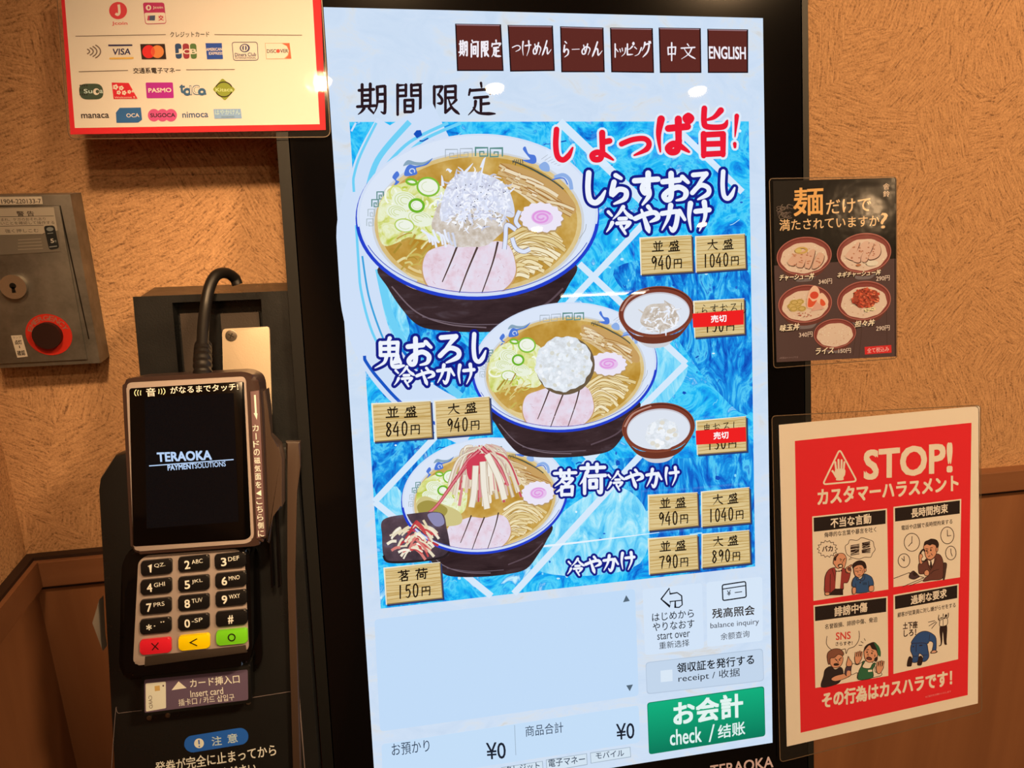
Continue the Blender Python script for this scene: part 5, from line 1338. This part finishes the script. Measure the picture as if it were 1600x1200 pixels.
# ================================================================== steel control box on the wall
UZ = Vector((0, 0, 1))
BXG = 0.022                                   # how far the box's face stands out of the wall
CBP = wall_at(BXG)
box = thing('control_box', CBP(60, 572), 'brushed steel control box with an emergency button on the left wall', 'control box')
ox = lambda q: [CBP(*p) for p in q]
outer = [(-60, 305), (109, 303.5), (164, 568), (20, 575), (-20, 577)]
face = [CBP(*p) for p in [(-70, 305.5), (110, 303.5)]]
x0, x1, zt, zb = face[0].x, face[1].x, 0.5 * (face[0].z + face[1].z), CBP(90, 571.5).z
bm_obj('case', wbox_bm(x0, WALL_Y - BXG, zb, x1, WALL_Y - 0.0005, zt, None, 0.0015), 'brushed_steel', box, 30)
xd, ztd, zbd = CBP(94, 323).x, CBP(60, 322).z, zb + 0.004
gap = bmesh.new()
DR = WALL_Y - BXG - 0.0016
bm_obj('door', wbox_bm(x0 + 0.004, DR, zbd, xd, WALL_Y - BXG + 0.0005, ztd, None, 0.0006), 'brushed_steel', box, 30)
def wart(l=0.002): 
    a = Art(CBP, l); a.upv = UZ; return a
def barf(xa, za, xb, zb_, w): return None
a = wart(0.0003); a.line([(-40, 323.4), (93.5, 322), (139, 530)], 1.8, 'p#0a0908'); a.build('door_gap', box, 'black gap round the door')
GT, DT = 'p#b8b2a8', 'p#3a3632'
a = wart(0.0006); a.poly([(-30, 308), (65, 307), (67, 319), (-30, 320.5)], 'p#c9c4bb'); a.text('P-1904-220133-7', -8, 315, 64, 314, 7, DT, 0.02); a.build('serial_label', box, 'pale serial number label')
a = wart(0.0020)
a.poly([(-30, 326), (84, 324), (95, 393), (-30, 400)], 'p#aaa59c')
a.poly([(-30, 369), (66, 366.5), (68, 364), (91, 360), (95, 393), (-30, 400)], 'p#6c6862')
a.text('警 告', 26, 334, 53, 333.5, 8, DT, 0.02); a.line([(-20, 339), (84, 337.5)], 0.8, DT)
a.text('挟まれ、ケガのおそれあり', -6, 343.5, 71, 342, 5, DT); a.text('ないことを確認して操作する', -6, 349, 85, 347.5, 5, DT); a.line([(-20, 354), (68, 352)], 0.8, DT); a.text('強く押しこむ', 8, 361, 60, 360, 6, DT); a.line([(-20, 368), (68, 366)], 0.8, DT)
for k in range(4): a.line([(28, 375 + k * 5), (64 + k, 373 + k * 5)], 1.2, 'p#8f8a82')
a.poly(rounded([(68, 353), (85, 352), (93, 388), (77, 391)], 5), 'p#1a2024'); a.ell(78, 358, 5.5, 3.2, 'p#7c858a'); a.text('5', 79, 376.5, 84, 376, 6.5, 'p#c8c8c4', 0.02); a.text('年', 85, 377, 88.5, 376.8, 4, 'p#9aa0a0'); a.line([(74, 365), (83, 364)], 1.0, 'p#8a9094'); a.line([(77, 386), (89, 384.5)], 1.4, 'p#8a9094')
a.build('warning_label', box, 'grey warning label')
c = hit(24, 447, Vector((0, 1, 0)), DR)
lk = bm_obj('lock', disc_bm(c - Vector((0, 0.004, 0)), Vector((0, 1, 0)), 0.0088, 0.005, 40, None, 0.0008), 'lock_brass', box, 40)
bm = disc_bm(c - Vector((0, 0.0042, -0.0008)), Vector((0, 1, 0)), 0.0022, 0.0006, 20)
prism_bm([c + Vector((x, -0.0042, z)) for x, z in ((-0.0009, 0), (0.0009, 0), (0.0013, -0.0042), (-0.0013, -0.0042))], [c + Vector((x, -0.0036, z)) for x, z in ((-0.0009, 0), (0.0009, 0), (0.0013, -0.0042), (-0.0013, -0.0042))], bm)
bm_obj('keyhole', bm, 'p#0c0a08', lk)
c = hit(76.5, 523, Vector((0, 1, 0)), DR)
a = wart(0.0020); q = project(c)
R_ = 0.0158
def circ(r, n=48): return [project(c + Vector((r * math.cos(2 * math.pi * k / n), 0, r * math.sin(2 * math.pi * k / n)))) for k in range(n)]
a.poly(circ(R_), 'p#c02a1e')
for i, ch in enumerate('EMERGENCY'):
    an = math.radians(158 - i * 17); rr_ = R_ * 0.80
    p = c + Vector((rr_ * math.cos(an), 0, rr_ * math.sin(an))); tx = Vector((math.sin(an), 0, -math.cos(an))) * 0.0017
    l_, r_2 = project(p - tx), project(p + tx); a.upv = Vector((math.cos(an), 0, math.sin(an))); a.text(ch, *l_, *r_2, 7.5, 'p#8f6a60', 0.02)
a.upv = UZ
ring = a.build('button_ring', box, 'red ring reading EMERGENCY')
bm = disc_bm(c - Vector((0, 0.005, 0)), Vector((0, 1, 0)), 0.0098, 0.005, 40, None, 0.002)
bm_obj('emergency_button', bm, 'p#2a1412', box, 40)
a = wart(0.0022); a.poly([(17, 524.5), (34, 523.5), (43.5, 557), (27, 559)], 'p#cfc9c0')
a.text('ランプ', 20, 527.5, 33, 527, 3.5, DT, 0.02); a.text('点灯', 23, 535, 34, 534.5, 7, DT, 0.04); a.line([(30, 540), (31, 544)], 1.4, DT); a.text('確認', 27, 552, 39, 551, 8, DT, 0.03)
a.build('lamp_label', box, 'small white label')

# ================================================================== black mount behind the card terminal
zm = 0.008
mount = thing('terminal_mount', K(-0.09, 0.36, 0.03), 'black wall box behind the card terminal with a pale screwed plate', 'mount')
x0, x1, y0, y1 = -0.1455, -0.0395, 0.1975, 0.40
# face with its sunk cable channel
rx0, rx1, ry0, ry1 = face_at(zm)(269, 473), face_at(zm)(408, 470), 0, 0
def kxy(p):
    d = p - KO; return d.dot(KX), -d.dot(KU)
cx0, cy0 = kxy(face_at(zm)(269, 473)); cx1, _ = kxy(face_at(zm)(408, 471))
bm = bmesh.new()
for a_ in ((x0, y0, cx0, y1), (cx1, y0, x1, y1), (cx0, y0, cx1, cy0)): kbox_bm(a_[0], a_[1], a_[2], a_[3], zm, zm + 0.014, bm)
bmesh.ops.remove_doubles(bm, verts=bm.verts, dist=1e-6)
bm_obj('front_cover', bm, 'black_satin', mount)
tp = [K(x0, y0, zm + 0.014), K(x1, y0, zm + 0.014), K(x1, y1, zm + 0.014), K(x0, y1, zm + 0.014)]
tb = [Vector((p.x, WALL_Y - 0.0006, tp[0].z + 0.0 if i < 2 else p.z)) for i, p in enumerate(tp)]
bm_obj('back_box', prism_bm(tp, tb), 'black_satin', mount)
bm = bmesh.new()
for ua, ub in ((282, 316), (345, 405)):
    xa, ya = kxy(face_at(zm + 0.008)(ua, 490)); xb, yb2 = kxy(face_at(zm + 0.008)(ub, 489))
    bm_obj('channel_strip', kbox_bm(xa, ya, xb, y1 - 0.01, zm + 0.006, zm + 0.0135), 'channel_brown', mount)
bm.free()
plate_px = rounded([(347, 514), (421, 510), (425, 652), (350, 654)], 6)
pl = slab('cover_plate', plate_px, zm - 0.002, 0.0024, 'steel_plate', mount, 0.0005)
c = face_at(zm - 0.0027)(361, 524.5)
sc = bm_obj('screw', disc_bm(c, KN, 0.0041, 0.001, 28, None, 0.0004), 'screw_steel', pl, 40)
a = Art(face_at(zm - 0.0028)); a.line([(356.5, 522), (365.5, 527)], 1.5, 'p#2a241e'); a.line([(359, 529), (363, 520.5)], 1.5, 'p#2a241e'); a.build('screw_slot', pl)

# ================================================================== the stand that carries the terminal
zs = -0.014
stand = thing('terminal_stand', K(-0.11, 0.72, 0.0), 'tall black stand holding the card terminal, with a card slot and a caution sticker', 'stand')
edge_px = lambda y: project(K(-0.0395, y, zs))
body = [(152, 766), (154.5, 748), (178, 712), (192, 709), (420, 700), (446, 699), edge_px(0.311), edge_px(0.34), edge_px(0.40), edge_px(0.55), edge_px(0.62), (182, 1300)]
slab('body', body, zs, 0.020, 'black_satin', stand, 0.004)
slab('reflection_strip', [(446, 690), (469, 690), (469, 730), (464, 770), (461, 900), (474, 1300), (460, 1300), (449, 900), (449, 740)], zs - 0.005, 0.006, 'rail_brown', stand, 0.0015)  # brown strip shaped as the reflection seen on the black column
slab('swipe_guard', [(143.5, 974), (154, 938), (157, 1000), (160, 1018)], zs + 0.012, 0.010, 'clear_guard', stand, 0.001)
# cradle lips either side of the keypad
slab('cradle', rounded([(190, 884), (200, 860), (392, 846), (404, 862), (410, 1030), (400, 1052), (196, 1062), (186, 1040)], 8), zs - 0.0045, 0.006, 'black_gloss', stand, 0.002)
# the insert card panel
lab = slab('card_slot_panel', rounded([(221, 1055), (391, 1038), (393, 1098), (222, 1119)], 3), zs - 0.016, 0.018, 'edge_grey', stand, 0.001)
slab('slot_mouth', [(228, 1041), (386, 1022), (388, 1040), (226, 1056)], zs - 0.010, 0.012, 'black_matt', stand, 0.0006)
LP = face_at(zs - 0.0166)
a = Art(LP)
a.poly(rounded([(225.5, 1062), (387, 1046), (388, 1093.5), (226, 1114)], 3), 'o#6c4c4e')
a.poly(rounded([(227.5, 1068), (259, 1065), (259.5, 1106.5), (228, 1112)], 2), 'o#f2d8ac'); a.poly([(241.5, 1072), (249.5, 1071), (250, 1079), (242, 1080)], 'o#d89a4c'); a.ell(255, 1071.5, 1.2, 1.6, 'o#5a3c34')
a.poly([(268, 1078.5), (291.5, 1075), (279, 1064.5)], 'o#f6dcb4')
a.text('カード挿入口', 297, 1068, 374, 1060.5, 13, 'o#f4d6ac', 0.015); a.text('Insert card', 297.5, 1084.5, 348.5, 1079, 10.5, 'o#f0ccA0', 0.01); a.text('插卡口 / 카드 삽입구', 279, 1098, 366, 1089, 10.5, 'o#f0cca0', 0.01)
b_, t_ = (233.5, 1104), (236, 1085)
a.upv = -KX; a.text('CARD', 234.5, 1087, 236, 1107, 5.5, 'o#5a4034', 0.01); a.upv = KU
a.build('insert_card_label', lab, 'mauve label reading insert card')
for u, v in ((233, 1122), (262, 1118), (388, 1098)):
    bm_obj('bolt', disc_bm(face_at(zs - 0.0012)(u, v), KN, 0.0018, 0.002, 20, None, 0.0005), 'screw_steel', stand, 40)
SP = face_at(zs - 0.0003)
a = Art(SP)
a.line([(168, 1300), (180, 1119), (186, 1114.5), (222, 1110)], 1.0, 'o#7c5c48', True); a.line([(394, 1090), (460, 1079.5), (467, 1083), (484, 1300)], 1.0, 'o#7c5c48')
pill = []
for (cx, cy, a0) in ((375, 1150.5, -0.12), (301, 1162.5, -0.12 + math.pi)):
    for k in range(13):
        an = a0 - math.pi / 2 + math.pi * k / 12; pill.append((cx + 13.2 * math.cos(an), cy + 13.2 * math.sin(an)))
a.poly(pill, 'o#2c5a94'); a.ell(311, 1161.5, 7.6, 7.6, 'o#f0d8b4'); a.line([(310.6, 1156), (311.2, 1163)], 2.2, 'o#2c5a94'); a.ell(311.4, 1166.3, 1.2, 1.2, 'o#2c5a94')
a.text('注', 331, 1158.5, 346, 1156.8, 14, 'o#c8c0b0', 0.02); a.text('意', 355.5, 1154.5, 371, 1152.6, 14, 'o#c8c0b0', 0.02)
a.text('発券が完全に止まってから', 243, 1200, 431, 1171.5, 18, 'o#f0cca4', 0.015); a.text('お取りください', 300, 1216, 400, 1201, 18, 'o#f0cca4', 0.015)
a.build('caution_sticker', stand, 'dark sticker with a blue caution pill')

# ================================================================== the card terminal
zt = -0.050
term = thing('card_terminal', K(-0.115, 0.475, -0.02), 'handheld card payment terminal with a black display and a keypad on the stand', 'card terminal')
shell = rounded([(190.5, 596), (204, 590), (384, 580), (404, 590), (409, 640), (417, 840), (405, 853), (205, 867)], 14, 6)
slab('housing', shell, zt, 0.030, 'terminal_shell', term, 0.0035)
zf = zt - 0.0006
slab('face_rim', rounded([(197, 598), (384, 588), (397, 840), (388, 849), (209, 862)], 9, 6), zf, 0.002, 'terminal_face', term, 0.0008)
dsp = slab('display', rounded([(202, 607), (381, 596), (392, 838), (384, 843), (208, 854)], 4), zf - 0.0004, 0.001, 'display_glass', term, 0.0002)
m_, nt_, out_ = new_mat('display_on'); glow(nt_, out_, col=rgb('#0a0a0b')); MATS['display_on'] = m_
DP = face_at(zf - 0.0006)
a = Art(DP); a.poly([(226, 622), (365, 614), (373, 815), (229, 826)], 'display_on')
a.text('TERAOKA', 246, 714.5, 330, 711, 14, 'e#b9d2f4', 0.06, 0.0); a.line([(233, 728), (365, 718)], 1.6, 'e#b9d2f4'); a.text('PAYMENT', 262, 731, 304, 728, 8, 'e#b9d2f4', 0.05); a.text('SOLUTIONS', 304.5, 728, 352.5, 724.5, 8, 'e#b9d2f4', 0.02)
a.build('display_logo', dsp, 'pale blue lit lettering')
a = Art(DP)
Y1 = 'o#f0e08a'
for k in range(3): a.ring(222 - k * 0.3, 614, 4 + k * 4.3 - 1.5, 6 + k * 0.9, 1.3, Y1, 0.02, 140, 220, 8); a.ring(246 + k * 0.3, 611.5, 4 + k * 4.3 - 1.5, 6 + k * 0.9, 1.3, Y1, 0.02, -40, 40, 8)
a.text('音', 228.5, 613.2, 243, 612.4, 13, 'o#fbe8c4', 0.02); a.text('がなるまでタッチ!', 266, 610, 372, 604, 11, 'o#fbe8c4', 0.015)
a.build('touch_sticker', dsp, 'white and yellow lettering on black')
# bevelled right flank with its printed strip
FP = face_at(zt - 0.0012)
sp_ = slab('swipe_strip', [(391, 612), (404.5, 610), (414.5, 838), (401, 842)], zt - 0.0010, 0.0012, 'strip_purple', term, 0.0003)
a = Art(FP)
a.poly([(396.8, 617), (399.6, 617), (401.3, 646), (402.4, 646), (401.2, 656), (396.4, 645.5), (398.3, 645.5)], 'o#f2d0b0')
for i, ch in enumerate('カードの磁気面を▲こちら側に'):
    t = i / 13.0; y = 669 + 165 * t; x = 399.2 + 8.6 * t
    if ch == 'ー': a.line([(x, y - 5), (x + 0.5, y + 5)], 1.3, 'o#f2d0b0')
    elif ch == '▲': a.poly([(x - 4.5, y + 0.5), (x + 3.5, y - 5), (x + 4, y + 4.5)], 'o#f2d0b0')
    else: a.text(ch, x - 4.6, y, x + 4.6, y - 0.8, 10, 'o#f2d0b0', 0.01)
a.build('swipe_lettering', sp_, 'pale lettering down the strip')
# the card swipe rail standing off the right side
slab('swipe_rail', [(409, 612), (415, 609), (419, 640), (421, 682), (436, 697), (441, 716), (441, 792), (424, 806), (420, 850), (416, 846)], zt + 0.012, 0.017, 'rail_brown', term, 0.0012)
for u0, u1 in ((418, 424), (429, 434)):
    slab('rail_pin', [(u0, 800), (u1, 800), (u1 + 5, 916), (u0 + 5, 920)], zt + 0.022, 0.005, 'black_gloss', term, 0.0012)
# keypad: hooded frame, plate and fifteen keys
slab('keypad_hood', rounded([(196, 874), (212, 862), (372, 852), (390, 862), (394, 1022), (384, 1040), (204, 1058), (193, 1044)], 10, 6), zt + 0.006, 0.024, 'black_gloss', term, 0.003)
zk = zt + 0.0052
slab('keypad_plate', rounded([(216, 878), (228, 868), (370, 858), (382, 868), (389, 1014), (380, 1020), (214, 1040), (208, 1034)], 7, 5), zk, 0.002, 'terminal_face', term, 0.0008)
slab('hinge_bar', [(226, 1026), (384, 1008), (386, 1020), (225, 1042)], zk - 0.0006, 0.004, 'channel_brown', term, 0.0008)
KEYS = [('1', 'QZ.'), ('2', 'ABC'), ('3', 'DEF'), ('4', 'GHI'), ('5', 'JKL'), ('6', 'MNO'), ('7', 'PRS'), ('8', 'TUV'), ('9', 'WXY'), ('*', ', "'), ('0', '-SP'), ('#', ''), ('x', ''), ('<', ''), ('o', '')]
KC = [(244, 886.5), (302.5, 880.5), (359.5, 876), (243.5, 916.5), (302.5, 911.7), (360.4, 906), (243, 947.4), (302.5, 941.4), (360.8, 935), (242.8, 978.2), (302.5, 972.3), (361.3, 966), (242.6, 1010), (303, 1003.5), (362, 995.5)]
zky = zk - 0.0022; KP = face_at(zky - 0.0004)
KEYLAB = {'x': 'red cancel key', '<': 'yellow back key', 'o': 'green enter key'}
for (big, small), (u, v) in zip(KEYS, KC):
    w, h = 24.5, 11.5
    sl = -0.095 * w
    q = rounded([(u - w, v - h - sl), (u + w, v - h + sl), (u + w + 0.6, v + h + sl), (u - w + 0.6, v + h - sl)], 5, 4)
    col = {'x': 'key_red', '<': 'key_yellow', 'o': 'key_green'}.get(big, 'key_black')
    k = slab('key', q, zky, 0.0026, col, term, 0.0011)
    k['label'] = KEYLAB.get(big, 'black key %s' % {'*': 'star', '#': 'hash'}.get(big, big))
    a = Art(KP); CK = 'o#f6dcc0'
    if big == 'x': a.line([(u - 6, v - 5), (u + 5, v + 5)], 1.6, 'p#180c0c'); a.line([(u + 5, v - 6), (u - 5, v + 6)], 1.6, 'p#180c0c')
    elif big == '<': a.line([(u + 5, v - 5.5), (u - 6, v + 0.5), (u + 5, v + 5.5)], 1.7, 'p#180c0c')
    elif big == 'o': a.ring(u, v + 0.5, 5.2, 5.2, 1.8, 'p#180c0c')
    else:
        if big == '1': a.line([(u - 12.5, v - 1), (u - 9, v - 4), (u - 8.6, v + 8)], 2.2, CK)
        else: a.text(big, u - 14 + (9 if big == '#' else 0), v + 2.5, u - 6 + (9 if big == '#' else 0), v + 1.5, 12.5 if big != '*' else 9, CK, 0.035)
        if small: a.text(small, u - 3, v - 2, u + 14, v - 4.5, 6.5, CK, 0.01)
    a.build('key_symbol', k)

# ================================================================== the terminal's cable
path = [face_at(zm + 0.017)(371, 445), face_at(zm + 0.016)(366, 434), face_at(zm + 0.008)(352, 426.5), face_at(zm - 0.001)(337, 431), face_at(zm - 0.007)(327, 450), face_at(zm - 0.012)(321, 480), face_at(zm - 0.022)(317.5, 515), face_at(zm - 0.034)(316.5, 552), face_at(zt + 0.012)(317, 588)]
sp2 = smooth_path(path, 10)
cable = thing('terminal_cable', path[-1], 'black cable looping over the mount into the top of the card terminal', 'cable')
bm_obj('cord', tube_bm(sp2, 0.0040, 16), 'cable_black', cable, 60)
sr = smooth_path([face_at(zm - 0.024)(317.5, 538), face_at(zm - 0.038)(316.6, 560), face_at(zt + 0.008)(317, 592)], 16)
bm_obj('strain_relief', tube_bm(sr, lambda t: 0.0050 + 0.0007 * (1 if int(t * 14) % 2 else 0) + 0.0006 * t, 18), 'cable_black', cable, 30)
